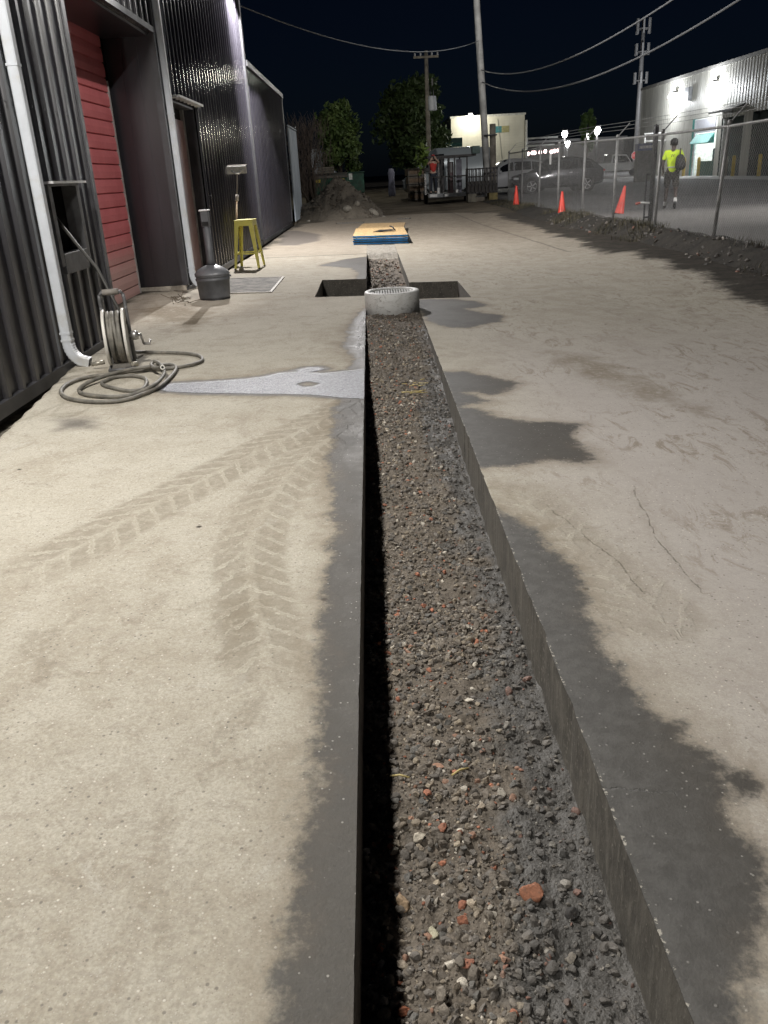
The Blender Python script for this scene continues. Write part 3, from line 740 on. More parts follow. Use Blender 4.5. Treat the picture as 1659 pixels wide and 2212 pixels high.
# wall lights
EM = mat('lamp_glass_lit', (.95, .97, 1.), .3, emit=2.)
def wall_light(y, z, x, label):
    t = thing('wall_light', label, 'wall light', (WX + .03, y, z), 0)
    m = MB(); m.tube([(0, 0, .25), (.25, 0, .33), (x - WX - .08, 0, .30), (x - WX, 0, .12)], .02, 8); m.box(-.02, .03, -.08, .08, .15, .35); m.build('arm', TRIM, t)
    m = MB(); m.lathe([(.05, .16), (.13, .10), (.17, .0), (.155, .0), (.11, .08)], 20, Matrix.Translation((x - WX, 0, .02))); m.build('shade', TRIM, t)
    m = MB(); m.lathe([(.0, .02), (.06, .03), (.09, .07), (.06, .1), (0, .11)], 14, Matrix.Translation((x - WX, 0, .02))); m.build('lamp', EM, t)
wall_light(3.6, 4.62, -2.08, 'gooseneck wall light above the near downspout, out over the yard')
wall_light(19.3, 5.72, -2.36, 'gooseneck wall light glowing at the top corner of the tall wall')

# pale sheet fence after the building
g = G('pale_blue_sheet', .5); p = g.obj(); g.set('Base Color', g.mix(g.noise(g.scale(p, 2, 2, .4), 3, 5, .6).step(.3, .7), (.28, .33, .38), (.44, .49, .53)))
t = thing('sheet_fence', 'pale blue-grey corrugated sheet fence past the end of the dark building', 'fence', (-2.6, 29.9, 0))
mb = MB(); corrugate(mb, 29.95, 33.2, .12, 3.05, .2, .04, -2.58, False); mb.build('panel', g.m, t, True)
mb = MB(); mb.tube([(-2.55, 29.95, 3.1), (-2.55, 33.25, 3.1)], .03, 8); mb.build('rail', g.m, t, True)
mb = MB(); mb.box(-2.7, -2.56, 33.2, 33.32, 0, 3.25); mb.build('post', TRIM, t, True)

# ---------------------------------------------------------------- hose reel
GREY = mat('reel_grey', (.12, .12, .125), .45, var=.2, sc=10); RUB = mat('hose_rubber', (.175, .165, .145), .6, var=.25, sc=12, dirt=(.30, .27, .22))
BLK = mat('black_plastic', (.02, .02, .022), .45, var=.2); PALER = mat('flange_paint', (.74, .72, .67), .45, var=.1, dirt=(.3, .27, .22))
RW = .80
hr = thing('hose_reel', 'upright grey hose reel with pale flanges wound full of hose, by the red door', 'hose reel', (-2.175, 6.98, gz1(-2.175, 6.98)), R(13))
AX = Matrix.Translation((0, 0, .255)) @ Matrix.Rotation(R(90), 4, 'Y')
for s in (-1, 1):
    m = MB(); m.lathe([(.05, -.004), (.200, -.004), (.206, -.012), (.224, -.013), (.230, -.006), (.230, .006), (.224, .013), (.206, .012), (.200, .004), (.05, .004)], 40, AX @ Matrix.Translation((0, 0, s*.098*RW))); m.build('flange', PALER, hr)
m = MB(); m.lathe([(.03, -.067), (.085, -.067), (.085, .067), (.03, .067)], 24, AX); m.build('drum', GREY, hr)
m = MB(); pts = []
for lay, rr in enumerate((.115, .145, .175)):
    turns = 4
    for i in range(turns*28):
        a = i/28*2*math.pi; xx = -.052 + .104*(i/(turns*28)); xx = xx if lay % 2 == 0 else -xx
        xx += .010*math.sin(a*1.0 + lay) ; pts.append((xx, rr*math.cos(a), .255 + rr*math.sin(a)))
for i in range(5*28):
    a = i/28*2*math.pi; xx = .045*math.sin(i/28*1.35 + .4); pts.append((xx, .200*math.cos(a), .255 + .200*math.sin(a)))
m.tube(pts, .0155, 7); m.build('wound_hose', RUB, hr)
m = MB()
for s in (-1, 1):
    x = s*.098 + .012
    m.tube([(x, .03 + .05*(s < 0), .012), (x, .02 + .05*(s < 0), .30), (x, .0, .56), (x*.95, 0, .60)], .014, 8); m.tube([(x, .20, .012), (x, .08, .25), (x, .0, .5)], .013, 8)
    m.tube([(x, -.18, .013), (x, .22, .013)], .013, 8)
m.tube([(-.081, 0, .595), (-.065, 0, .618), (.088, 0, .618), (.105, 0, .595)], .014, 8)
m.tube([(-.098, -.17, .013), (.098, -.17, .013)], .012, 8); m.tube([(-.098, .2, .013), (.098, .2, .013)], .012, 8)
m.build('frame', GREY, hr)
m = MB(); m.tube([(-.055, 0, .620), (.075, 0, .620)], .024, 12); m.build('grip', mat('worn_grip', (.23, .21, .19), .7), hr)
m = MB(); m.tube([(.10, 0, .255), (.20, 0, .255)], .012, 8); m.tube([(.195, 0, .255), (.205, .06, .17)], .01, 8); m.tube([(.205, .06, .17), (.255, .06, .165), (.262, .06, .20)], .011, 8)
m.lathe([(.0, -.03), (.035, -.03), (.04, 0), (.035, .03), (0, .03)], 14, Matrix.Translation((.145, 0, .255)) @ Matrix.Rotation(R(90), 4, 'Y')); m.build('crank', mat('steel', (.42, .41, .40), .35, .7), hr)
BRS = mat('brass_dull', (.45, .42, .36), .4, .5); MB().tube([(.13, -.13, .03), (.13, -.165, .05), (.10, -.20, .055)], .018, 8).build('inlet', BRS, hr); MB().tube([(-.24, -.02, .05), (-.13, -.02, .06)], .018, 10).build('axle_end', BRS, hr)

# hose lying on the concrete
c2 = lambda x, y: (x/2.6665, 345.6 + y/2.6665)
def catmull(P, n=8):
    P = [np.array(p, float) for p in P]; P = [2*P[0] - P[1]] + P + [2*P[-1] - P[-2]]; out = []
    for i in range(1, len(P) - 2):
        for k in range(n):
            t = k/n; a, b, c, d = P[i-1], P[i], P[i+1], P[i+2]
            out.append(.5*((2*b) + (-a + c)*t + (2*a - 5*b + 4*c - d)*t*t + (-a + 3*b - 3*c + d)*t**3))
    out.append(P[-2]); return out
def gp(x, y, h):
    q = on_yard(*c2(x, y), h); q[2] = gz1(q[0], q[1]) + h; return q
hp = [gp(775,1108,.06), gp(830,1106,.02), gp(900,1108,.016), gp(1000,1110,.016), (gp(1090,1116,.016)), gp(1145,1128,.016), gp(1165,1150,.016), gp(1130,1172,.016), gp(1040,1192,.016), gp(930,1205,.016), gp(800,1212,.016), gp(640,1232,.016), gp(490,1254,.016), gp(390,1290,.016), gp(350,1332,.016), gp(378,1366,.016), gp(470,1388,.016), gp(600,1394,.016), gp(720,1382,.016), gp(830,1346,.018), gp(925,1300,.02), gp(990,1240,.02), gp(1014,1200,.02), gp(985,1180,.03), gp(900,1186,.046), gp(760,1205,.046), gp(620,1240,.04), gp(510,1282,.03), gp(455,1325,.018), gp(500,1352,.018), gp(640,1364,.018), gp(770,1350,.02), gp(880,1300,.045), gp(935,1250,.05), gp(945,1215,.06), gp(925,1180,.075), gp(890,1160,.075), gp(870,1180,.06), gp(890,1198,.055), gp(920,1196,.075), gp(936,1194,.085)]
o = tag(MB().tube(catmull(hp, 7), .0150, 9).build('hose', RUB), 'worn grey hose lying in loose loops on the concrete in front of the reel', 'hose')
e = hp[-1]; d = EYE - e; d /= np.linalg.norm(d)
fit = MB().tube([e - d*.005, e + d*.03], .019, 12).build('hose_fitting', PALER, o)
MB().tube([e + d*.0302, e + d*.031], .010, 12).build('fitting_bore', GAPM, fit)
hp2 = [gp(600,1275,.016), gp(660,1252,.016), gp(760,1243,.016), gp(830,1256,.016), gp(843,1285,.016), gp(820,1318,.016), gp(760,1330,.016), gp(680,1320,.016), gp(600,1298,.016), gp(586,1282,.016)]
tag(MB().tube(catmull(hp2 + hp2[:1], 7), .0145, 8).build('hose', RUB), 'small closed oval loop of hose inside the bigger hose loops', 'hose')
a = np.array([WX - .10, 7.72, 1.33]); b = on_y(*c2(560, 625), 7.35); c_ = np.array([-2.13, 7.17, gz1(-2.13, 7.2) + .33])
tag(MB().tube([a, a*.75 + b*.25 + [0, 0, -.01], a*.35 + b*.65 + [0, 0, -.015], b, (b + c_)/2 + [0, 0, -.01], c_], .0135, 9).build('supply_hose', mat('dark_rubber', (.055, .052, .048), .55)), 'taut dark supply hose from the small wall opening down to the reel', 'hose')

# ---------------------------------------------------------------- smokers' receptacle
RP = mat('receptacle_plastic', (.075, .078, .085), .5, var=.18, sc=7, bump=.001, bsc=250)
rc = thing('ash_receptacle', 'dark grey domed ash receptacle with tall neck beside the second downspout', 'ash receptacle', (-2.10, 11.16, gz1(-2.1, 11.16)))
m = MB(); m.lathe([(.0, .012), (.196, .012), (.202, .04), (.214, .235), (.222, .24), (.224, .262), (.216, .268), (.214, .285), (.224, .292), (.225, .305), (.0, .306)], 40); m.build('base', RP, rc)
MB().lathe([(.0, 0), (.198, 0), (.2, .0119), (0, .0119)], 40).build('foot_ring', BLK, rc)
m = MB(); m.lathe([(.226, .307), (.228, .322), (.205, .352), (.165, .385), (.115, .412), (.075, .425), (.06, .43)], 40); m.build('dome', mat('dome_plastic', (.12, .125, .135), .38, var=.15), rc)
m = MB(); m.lathe([(.056, .425), (.050, .5), (.048, .95), (.0, .951)], 24); m.build('neck', RP, rc)
m = MB(); m.cbox((0, 0, .99), (.105, .10, .19)); m.build('head', RP, rc, bevel=.012)
MB().cbox((0, 0, 1.094), (.125, .12, .018)).build('head_cap', PALE, rc, bevel=.006)
MB().cbox((0, -.051, .935), (.085, .006, .05)).build('slot', GAPM, rc)
m = MB(); m.cbox((.232, -.02, .285), (.03, .03, .025)); m.build('latch', RP, rc)

# ---------------------------------------------------------------- yellow stool
YEL = mat('stool_yellow', (.66, .60, .13), .4, var=.08, sc=6, dirt=(.40, .36, .16)); 
sx, sy = -2.155, 15.08; st = thing('bar_stool', 'pale yellow metal bar stool standing by the corrugated wall', 'stool', (sx, sy, gz1(sx, sy)), R(-6))
H0 = .80; tw, bw = .155, .225
m = MB(); m.cbox((0, 0, H0), (.325, .325, .012)); m.build('seat', YEL, st, bevel=.006)
m = MB()
for s in (-1, 1):
    m.cbox((0, s*.156, H0 - .05), (.31, .006, .09)); m.cbox((s*.156, 0, H0 - .05), (.006, .30, .09))
m.build('apron', YEL, st)
for sx_ in (-1, 1):
    for sy_ in (-1, 1):
        m = MB(); A = Vector((sx_*tw, sy_*tw, H0 - .01)); B = Vector((sx_*bw, sy_*bw, 0))
        wt, wb, th = .075, .034, .004
        m.add([A, A - Vector((sx_*wt, 0, 0)), B - Vector((sx_*wb, 0, 0)), B], [(0, 1, 2, 3)]); m.add([A, A - Vector((0, sy_*wt, 0)), B - Vector((0, sy_*wb, 0)), B], [(0, 1, 2, 3)])
        i = Vector((-sx_*th, -sy_*th, 0)); A2, B2 = A + i, B + i
        m.add([A2, A2 - Vector((sx_*wt, 0, 0)), B2 - Vector((sx_*wb, 0, 0)), B2], [(3, 2, 1, 0)]); m.add([A2, A2 - Vector((0, sy_*wt, 0)), B2 - Vector((0, sy_*wb, 0)), B2], [(3, 2, 1, 0)])
        lg = m.build('leg', YEL, st)
        MB().cbox(B + Vector((-sx_*.014, -sy_*.014, .008)), (.036, .036, .016)).build('foot', BLK, lg)
zr = .255; k = tw + (bw - tw)*(1 - zr/H0)
for a, b in [((-k, -k), (k, -k)), ((-k, k), (k, k)), ((-k, -k), (-k, k)), ((k, -k), (k, k))]:
    MB().beam((*a, zr), (*b, zr), .010, .022).build('stretcher', YEL, st)

# ---------------------------------------------------------------- push broom leaning on the wall
A = on_y(509, 575, 15.7); A[2] = gz1(A[0], A[1]) + .02; B = on_y(512.5, 371, 16.35); D = B - A
br = thing('push_broom', 'push broom leaning upside down against the dark wall behind the yellow stool', 'broom', A)
WOOD = mat('broom_wood', (.38, .27, .16), .6, var=.2, sc=20)
MB().tube([(0, 0, 0), D*.72], .014, 8).build('lower_pole', WOOD, br); MB().tube([D*.72, D], .0125, 8).build('upper_pole', mat('grey_pole', (.34, .29, .25), .5), br)
MB().tube([D*.70, D*.76], .03, 10).build('collar', mat('pole_collar', (.42, .38, .34), .5), br)
mb = MB(); mb.cbox(D + np.array([-.01, 0, .03]), (.36, .07, .13)); hd = mb.build('head', mat('broom_head', (.36, .345, .31), .5, var=.15, sc=12), br, bevel=.012)
mb = MB()
for k in range(60):
    y = -.17 + .34*k/59; mb.tube([D + np.array([y, .0, .09]), D + np.array([y + .01*math.sin(k*3.), .04 + .015*math.sin(k*7.), .115])], .006, 4)
mb.build('bristles', mat('bristles', (.16, .14, .12), .9), hd)
mb = MB(); mb.tube([D + np.array([-.10, -.05, .03]), D + np.array([-.03, -.06, -.03]), D + np.array([.03, -.06, -.03]), D + np.array([.10, -.05, .03])], .016, 8); mb.build('bracket', mat('bright_steel', (.75, .74, .72), .25, .6), br)

# floor hatch / mat by the side door
g = G('mat_mesh', .8); p = g.obj(); n = g.noise(p, 5, 6, .7); g.set('Base Color', g.mix(n.step(.4, .6), (.10, .094, .085), (.23, .215, .19))); g.bump(g.voro(p, 60), .01)
mp = [on_yard(*q) for q in [(478, 600), (607, 602), (582, 633), (452, 633)]]
cx_, cy_ = -1.83, 12.5; x0, x1, y0, y1 = -2.28, -1.435, 11.62, 13.4
t = thing('floor_mat', 'worn grey floor mat in a thin frame flat on the concrete by the ash receptacle', 'mat', (cx_, cy_, gz1(cx_, cy_)))
t.rotation_euler = (0, math.atan(SL), 0)
MB().box(x0 - cx_, x1 - cx_, y0 - cy_, y1 - cy_, .0015, .008).build('mesh_panel', g.m, t)
m = MB(); f = .035
for a in [(x0, x1, y0 - f, y0), (x0, x1, y1, y1 + f), (x0 - f, x0, y0 - f, y1 + f), (x1, x1 + f, y0 - f, y1 + f)]: m.box(a[0] - cx_, a[1] - cx_, a[2] - cy_, a[3] - cy_, .0015, .014)
m.build('frame', mat('mat_frame', (.30, .27, .22), .6), t)
# scrap twigs and leaves by the second downspout
rg = np.random.default_rng(3); mb = MB()
for _ in range(26):
    q = on_yard(rg.uniform(375, 415), rg.uniform(640, 658)); q[2] = gz1(q[0], q[1]); a = rg.uniform(0, 6.3); l = rg.uniform(.05, .22)
    mb.tube([q + [0, 0, .006], q + [l*.5*math.cos(a), l*.5*math.sin(a), .02], q + [l*math.cos(a), l*math.sin(a), .008 + rg.random()*.06]], .004, 5)
o = mb.build('leaf_litter', mat('dead_twig', (.12, .10, .07), .8)); o['kind'] = 'stuff'

# ---------------------------------------------------------------- catch basin ring in the trench
rx, ry, rzz = .20, 9.80, .205
g = G('white_riser', .55); p = g.obj(); n1 = g.noise(p, 6, 5, .65, 1.); n2 = g.noise(g.scale(p, 1, 1, 2.), 14, 5, .7, 1.4)
c = g.mix(n2.step(.52, .70)*.85, (.62, .62, .61), (.19, .18, .165)); c = g.mix(n1.step(.5, .75)*.5, c, (.40, .385, .36)); g.set('Base Color', c); g.bump(n2, .003)
rt = thing('catch_basin', 'round white drain riser with a slotted dark grate set in the trench', 'drain', (rx, ry, -.12))
Hh = rzz + .12
m = MB(); m.lathe([(.315, 0), (.318, Hh - .012), (.310, Hh), (.255, Hh), (.250, Hh - .01), (.25, .02)], 64); m.build('riser', g.m, rt)
GR = mat('cast_grate', (.03, .03, .032), .45, .5, var=.25)
m = MB(); m.lathe([(.232, Hh - .04), (.249, Hh - .04), (.249, Hh - .014), (.232, Hh - .014), (.232, Hh - .04)], 48)
for k in range(-7, 8):
    x = k*.031; h = math.sqrt(max(.236**2 - x*x, 0)); m.box(x - .0095, x + .0095, -h, h, Hh - .034, Hh - .016)
m.box(-.234, .234, -.012, .012, Hh - .05, Hh - .0345); m.build('grate', mat('galvanised_grate', (.42, .42, .41), .4, .6, var=.2), rt)
MB().lathe([(.0, .03), (.249, .03), (.249, .034), (0, .034)], 32).build('basin_floor', GAPM, rt)

# ---------------------------------------------------------------- plywood
def ply_mat(nm, face, edge):
    g = G(nm, .65); p = g.obj(); X, Y, Z = g.sep(p); nrm = S(g.nt, g.N('ShaderNodeNewGeometry').outputs['Normal']); nz = g.sep(nrm)[2]
    gn = g.noise(g.scale(p, 9, .8, 1), 3, 6, .65, .8); kn = g.noise(p, 2.2, 3, .5)
    f = g.mix(gn.step(.3, .7), face, tuple(c*.62 for c in face)); f = g.mix(kn.step(.55, .7)*.45, f, (.26, .16, .07))
    ed = g.mix(g.noise(p, 12, 4, .6).step(.4, .7), edge, tuple(c*.6 for c in edge))
    g.set('Base Color', g.mix(nz.abs().step(.3, .7), ed, f)); return g.m
PLY = ply_mat('plywood', (.58, .405, .20), (.025, .24, .62)); PLY2 = ply_mat('plywood_weathered', (.40, .27, .13), (.16, .11, .06))
zp = gz1(.2, 21) + .004; th = .044
words = ['lowest blue-edged plywood sheet of the front stack', 'second blue-edged plywood sheet from the bottom of the front stack', 'third blue-edged plywood sheet, just under the top one', 'top golden plywood sheet of the front stack with grain lines']
for k in range(4):
    w = 1.24; ox = [.01, -.012, .015, 0][k]; oy = [0, .03, -.02, .02][k]; tl = [0, .6, -.4, .3][k]
    m = MB(); m.box(-w/2, w/2, -1.45, 1.45, 0, th*.86)
    o = m.build('plywood_sheet', PLY, None, bevel=.003); o.location = (.215 + ox, 20.98 + oy, zp + k*(th + .006)); o.rotation_euler = (0, math.atan(SL)*.9, R(-.8 + tl*.5))
    tag(o, words[k], 'plywood', 'plywood sheets covering the trench')
for k in range(3):
    m = MB(); m.box(-.61, .61, -1.25, 1.25, 0, .05); o = m.build('plywood_sheet', PLY2, None, bevel=.003); o.location = (.27 + .02*k, 23.75 + .05*k, zp + k*.056); o.rotation_euler = (0, .022, R(-1.5 - k))
    tag(o, ['bottom weathered plywood sheet of the rear stack', 'middle weathered plywood sheet of the rear stack', 'top dull brown plywood sheet of the rear stack'][k], 'plywood', 'plywood sheets covering the trench')
g0 = .215; zt = zp + 4*(th + .006) + .002
m = MB()
m.add([(-.24, -.16, .0), (.30, .0, .0), (.20, .16, .0), (-.08, .12, .0), (-.24, -.16, .014), (.30, .0, .012), (.20, .16, .03), (-.08, .12, .03)], [(0,1,2,3),(7,6,5,4),(0,4,5,1),(1,5,6,2),(2,6,7,3),(3,7,4,0)])
m.tube([(.28, .02, .01), (.22, .10, .09), (.16, .16, .10)], .016, 6)
o = m.build('rubber_flap', BLK); o.location = (.29, 20.7, zt); tag(o, 'crumpled black rubber flap lying on the golden plywood', 'rubber flap')


# ==================================================================================================
# BACKGROUND
# ==================================================================================================
# ---- dirt pile with broken slab pieces
g = G('pile_soil', .95); p = g.pos(); n1 = g.noise(p, 2, 6, .7); n2 = g.noise(p, 14, 5, .7); c = g.mix(n1.step(.3, .7), (.115, .10, .078), (.185, .163, .13)); c = g.mix(n2.step(.58, .72)*.4, c, (.22, .195, .155)); g.set('Base Color', c); g.bump(n1 + n2*.5, .12)
PX, PY = -1.12, 33.3
def pilez(x, y):
    dx, dy = x - PX, y - PY; r = np.sqrt((dx/1.75)**2 + (dy/2.3)**2); r2 = np.sqrt(((dx + .85)/1.15)**2 + ((dy + .2)/1.7)**2)
    h = np.maximum(1.52*np.clip(1 - r, 0, 2)**.92, .82*np.clip(1 - r2, 0, 2)**.8)
    h = h + (fbm(x*2.3, y*2.3, 2) - .5)*.34*sst(0, .25, h) + (fbm(x*7, y*7, 3) - .5)*.15*sst(0, .2, h)
    return gz(x, y) - .06 + h
o = grid_mesh('dirt_pile', np.arange(-3.1, 1.0, .05), np.arange(30.6, 36, .06), pilez, g.m); tag(o, 'grey-brown heap of excavated dirt beside the sheet fence', 'dirt pile')
rg = np.random.default_rng(77); n = 900; x = rg.uniform(-2.9, .7, n); y = rg.uniform(31.2, 34.5, n); k_ = (pilez(x, y) - gz(x, y)) > -.02; x, y = x[k_], y[k_]
o = stones('dirt_clods', np.stack([x, y, pilez(x, y)], 1), .02*np.exp(rg.random(len(x))**2.5*1.7), np.array([(.13, .112, .088)])*rg.uniform(.6, 1.4, (len(x), 1)), CLEAN, 1, 78); o['kind'] = 'stuff'
CHK = mat('broken_concrete', (.27, .25, .21), .9, var=.25, sc=6, bump=.01, bsc=20)
for k, (x, y, r, lab) in enumerate([(.12, 32.1, .20, 'flat broken slab piece at the right foot of the dirt heap'), (.52, 32.3, .13, 'small broken slab piece farthest right of the dirt heap'), (-.85, 31.6, .20, 'broken slab piece low on the front of the dirt heap'), (-.45, 31.9, .17, 'chunk of concrete at the front right of the dirt heap'), (-2.2, 31.0, .14, 'rough chunk at the left foot of the dirt heap by the fence')]):
    o = stones('concrete_chunk', np.array([[0, 0, 0.]]), np.array([r]), np.array([(.27, .25, .21)]), STONE if False else CHK, 2, 60 + k, .5); o.location = (x, y, float(pilez(x, y)) + r*.25); tag(o, lab, 'rubble', 'broken slab pieces around the dirt heap')

# ---- trees
def leaf_mat(nm, a, b):
    g = G(nm, .6); p = g.pos(); n = g.noise(p, 1.2, 4, .6); n2 = g.noise(p, 9, 3); c = g.mix(n.step(.35, .65), a, b); c = g.mix(n2*.5, c, tuple(x*.5 for x in a)); g.set('Base Color', c); return g.m
BARK = mat('bark', (.075, .06, .045), .9, var=.3, sc=5, bump=.02, bsc=12, coords='pos')
def tree(name, label, base, h, rx, ry, z0, lm, n, seed, lobes=9, leaf=.16, trunk=.16, group=None):
    rg = np.random.default_rng(seed); t = thing(name, label, 'tree', base, 0, group)
    m = MB(); m.tube([(0, 0, -.1), (.03*h*.1, .02, h*.25), (0, .05, h*.5), (.05, 0, h*.8)], [trunk, trunk*.8, trunk*.55, trunk*.15], 9)
    L = []
    for k in range(lobes):
        a = 2*math.pi*k/lobes*1.618*2 + rg.uniform(0, .8); zz = z0 + (h - z0)*(.08 + .84*(k + .5)/lobes); prof = math.sin(math.pi*min(1, (zz - z0)/(h - z0)*.85 + .12))**.7
        rr = rg.uniform(.35, .72)*prof
        c = np.array([math.cos(a)*rx*rr, math.sin(a)*ry*rr, zz]); s = np.array([rx, ry, (h - z0)*.42])*rg.uniform(.34, .52)*(.55 + .45*prof); L.append((c, s))
        m.tube([(0, 0, max(zz*.55, h*.18)), tuple(c*np.array([.5, .5, .85])), tuple(c)], [trunk*.4, trunk*.22, trunk*.07], 6)
    m.build('trunk', BARK, t)
    V = []; Fs = []
    for i in range(n):
        c, s = L[rg.integers(lobes)]; d = rg.normal(size=3); d /= np.linalg.norm(d); q = c + d*s*rg.random()**.38*rg.uniform(.75, 1.12)
        if q[2] < z0*.55: continue
        l = leaf*rg.uniform(.6, 1.5); u = rg.normal(size=3); u /= np.linalg.norm(u); w = np.cross(u, rg.normal(size=3)); w /= np.linalg.norm(w)
        k = len(V); V += [q - u*l, q + w*l*.45, q + u*l, q - w*l*.45]; Fs.append((k, k+1, k+2, k+3))
    cm = MB(); cm.add(V, Fs); cm.build('crown', lm, t); return t
LEAF1 = leaf_mat('leaves_olive', (.07, .12, .03), (.16, .22, .065)); LEAF2 = leaf_mat('leaves_dark', (.055, .095, .03), (.11, .165, .055)); LEAF3 = leaf_mat('leaves_bright', (.07, .13, .03), (.12, .20, .05))
tree('leafy_tree', 'smaller round leafy tree behind the green dumpsters', (-1.80, 59, .4), 5.6, 1.75, 1.7, 1.2, LEAF1, 4600, 1, 11, .15, .14)
tree('leafy_tree', 'larger broad dark tree behind the far utility pole', (3.6, 67, .4), 7.6, 3.1, 2.8, .9, LEAF2, 9000, 2, 15, .19, .24)
tree('leafy_tree', 'little bright green treetop among the far street lamps', (21.6, 88, .0), 6.4, .9, .9, 2.6, LEAF3, 1300, 3, 7, .16, .1)
t = thing('shrub', 'small lime-green sprig by the foot of the far pole', 'shrub', (2.75, 44, .1)); rg = np.random.default_rng(4); m = MB()
for _ in range(260):
    q = np.array([rg.normal()*.13, rg.normal()*.13, 2.05 + rg.normal()*.28]); u = rg.normal(size=3)*.08; w = rg.normal(size=3)*.05; m.add([q - u, q + w, q + u, q - w], [(0, 1, 2, 3)])
m.build('crown', leaf_mat('leaves_lime', (.16, .25, .05), (.26, .36, .09)), t); MB().tube([(0, 0, -.05), (.03, 0, 1.0), (0, 0, 2.2)], [.03, .025, .01], 6).build('trunk', BARK, t)
t = thing('bare_tree', 'brownish bare brushy tree rising just past the pale sheet fence', 'tree', (-2.95, 43, .15)); rg = np.random.default_rng(14); m = MB(); tw = MB()
for k in range(9): m.tube([(rg.normal()*.3, rg.normal()*.3, -.1), (rg.normal()*.4, rg.normal()*.4, 1.6), (rg.normal()*.55, rg.normal()*.5, 3.2 + rg.random())], [.06, .045, .012], 6)
for k in range(700):
    x, y = rg.normal()*.5, rg.normal()*.5; z = rg.uniform(.4, 3.5); l = rg.uniform(.3, .9); tw.tube([(x, y, z), (x + rg.normal()*.07, y + rg.normal()*.07, z + l*.5), (x + rg.normal()*.15, y + rg.normal()*.15, z + l)], [.012, .009, .004], 3, False)
m.build('trunk', BARK, t); twg = tw.build('twigs', mat('dry_twigs', (.12, .092, .075), .9, coords='pos', sc=2), t); twg['kind'] = 'stuff'

# ---- dumpsters and clutter at the end of the alley
DG = mat('dumpster_green', (.02, .085, .055), .5, var=.3, sc=3, dirt=(.07, .06, .045)); YLB = mat('yellow_label', (.72, .55, .05), .5); WTB = mat('white_label', (.75, .75, .73), .5)
zd = gz1(-2, 54)
t = thing('dumpster', 'green dumpster with yellow labels behind the dirt heap', 'dumpster', (-2.3, 54.2, zd))
m = MB(); m.add([(x, y, z) for x, y, z in [(-.95, -.7, .12), (.95, -.7, .12), (.95, .7, .12), (-.95, .7, .12), (-1.05, -.85, 1.15), (1.05, -.85, 1.15), (1.05, .85, 1.3), (-1.05, .85, 1.3)]], [(0,1,2,3),(4,7,6,5),(0,4,5,1),(1,5,6,2),(2,6,7,3),(3,7,4,0)])
for x in (-.6, 0, .6): m.box(x - .03, x + .03, -.86, -.74, .2, 1.1)
m.build('bin', DG, t); MB().cbox((0, -.86, 1.13), (2.2, .08, .10)).build('rim', mat('rust_grey', (.13, .115, .10), .7, var=.3), t); MB().cbox((0, .0, 1.27), (2.1, 1.7, .04), Matrix.Rotation(R(5), 4, 'X')).build('lid', mat('lid_black', (.09, .085, .08), .6), t)
for x in (-.72, .72): MB().cbox((x, -.868, .93), (.28, .012, .17)).build('label', YLB, t)
MB().cbox((.25, -.866, .80), (.16, .012, .09)).build('notice', WTB, t)
WD = mat('old_timber', (.17, .15, .125), .85, var=.3, sc=8, coords='pos')
for k in range(3):
    o = MB().cbox((0, 0, 0), (1.0 - .06*k, .5, .10)).build('timber_beam', WD, None, bevel=.01); o.location = (-2.55 + .05*k, 53.75, zd + 1.40 + .125*k); o.rotation_euler = (0, 0, R(2*k - 2))
    tag(o, ['bottom grey timber resting on the dumpster lid', 'middle grey timber on the dumpster lid', 'top grey timber on the dumpster lid'][k], 'timber', 'timbers piled on the dumpster')
t = thing('dumpster', 'taller dark green bin right of the labelled dumpster', 'dumpster', (-.82, 56.4, gz1(-.8, 56.4)))
m = MB(); m.box(-.55, .55, -.6, .6, .08, 1.25); m.build('bin', DG, t, bevel=.03); m = MB(); m.box(-.6, .6, -.64, .64, 1.252, 1.32); m.build('lid', mat('lid_green', (.015, .06, .04), .5), t, bevel=.02)
MB().cbox((-.28, -.61, 1.05), (.22, .012, .36)).build('notice', WTB, t)
for x in (-.45, .45): MB().cbox((x, -.5, .06), (.1, .1, .12)).build('wheel', BLK, t)
t = thing('box_trailer', 'pale box trailer glimpsed between the bare tree and the leafy tree', 'trailer', (-3.0, 62, gz1(-3, 62)))
m = MB(); m.box(-.75, .75, -2, 2, .6, 2.75); m.build('body', mat('trailer_white', (.62, .64, .68), .5, var=.1), t, bevel=.04); MB().box(-.75, .75, -2.02, -2.005, 1.55, 1.60).build('rub_rail', BLK, t)
for x in (-.6, .6): MB().lathe([(.0, -.09), (.3, -.09), (.34, -.05), (.34, .05), (.3, .09), (0, .09)], 20, Matrix.Translation((x, -1.2, .34)) @ Matrix.Rotation(R(90), 4, 'Y')).build('wheel', BLK, t)
t = thing('covered_bundle', 'pale wrapped bundle standing under the broad dark tree', 'bundle', (1.35, 52, gz1(1.3, 52)))
m = MB(); m.lathe([(.20, 0), (.22, .2), (.17, .9), (.20, 1.3), (.12, 1.5), (0, 1.52)], 14); m.build('wrap', mat('lilac_wrap', (.20, .20, .27), .6, var=.15), t)
for k in range(4):
    o = thing('wooden_crate', ['lowest', 'second', 'third', 'topmost'][k] + ' brown crate of the stack left of the trailer', 'crate', (2.55 - .02*k, 47 + .05*k, gz1(2.5, 47) + .40*k), R(3*k), 'brown crates stacked by the trailer')
    m = MB(); m.box(-.46, .46, -.45, .45, .02, .37); m.build('box', mat('crate_brown', (.21, .15, .10), .8, var=.3, sc=5), o, bevel=.01)
    m = MB(); m.box(-.48, .48, -.475, -.455, .02, .09); m.box(-.48, .48, -.475, -.455, .30, .38); m.box(-.48, -.40, -.475, -.455, .09, .30); m.box(.40, .48, -.475, -.455, .09, .30); m.build('slats', WD, o)

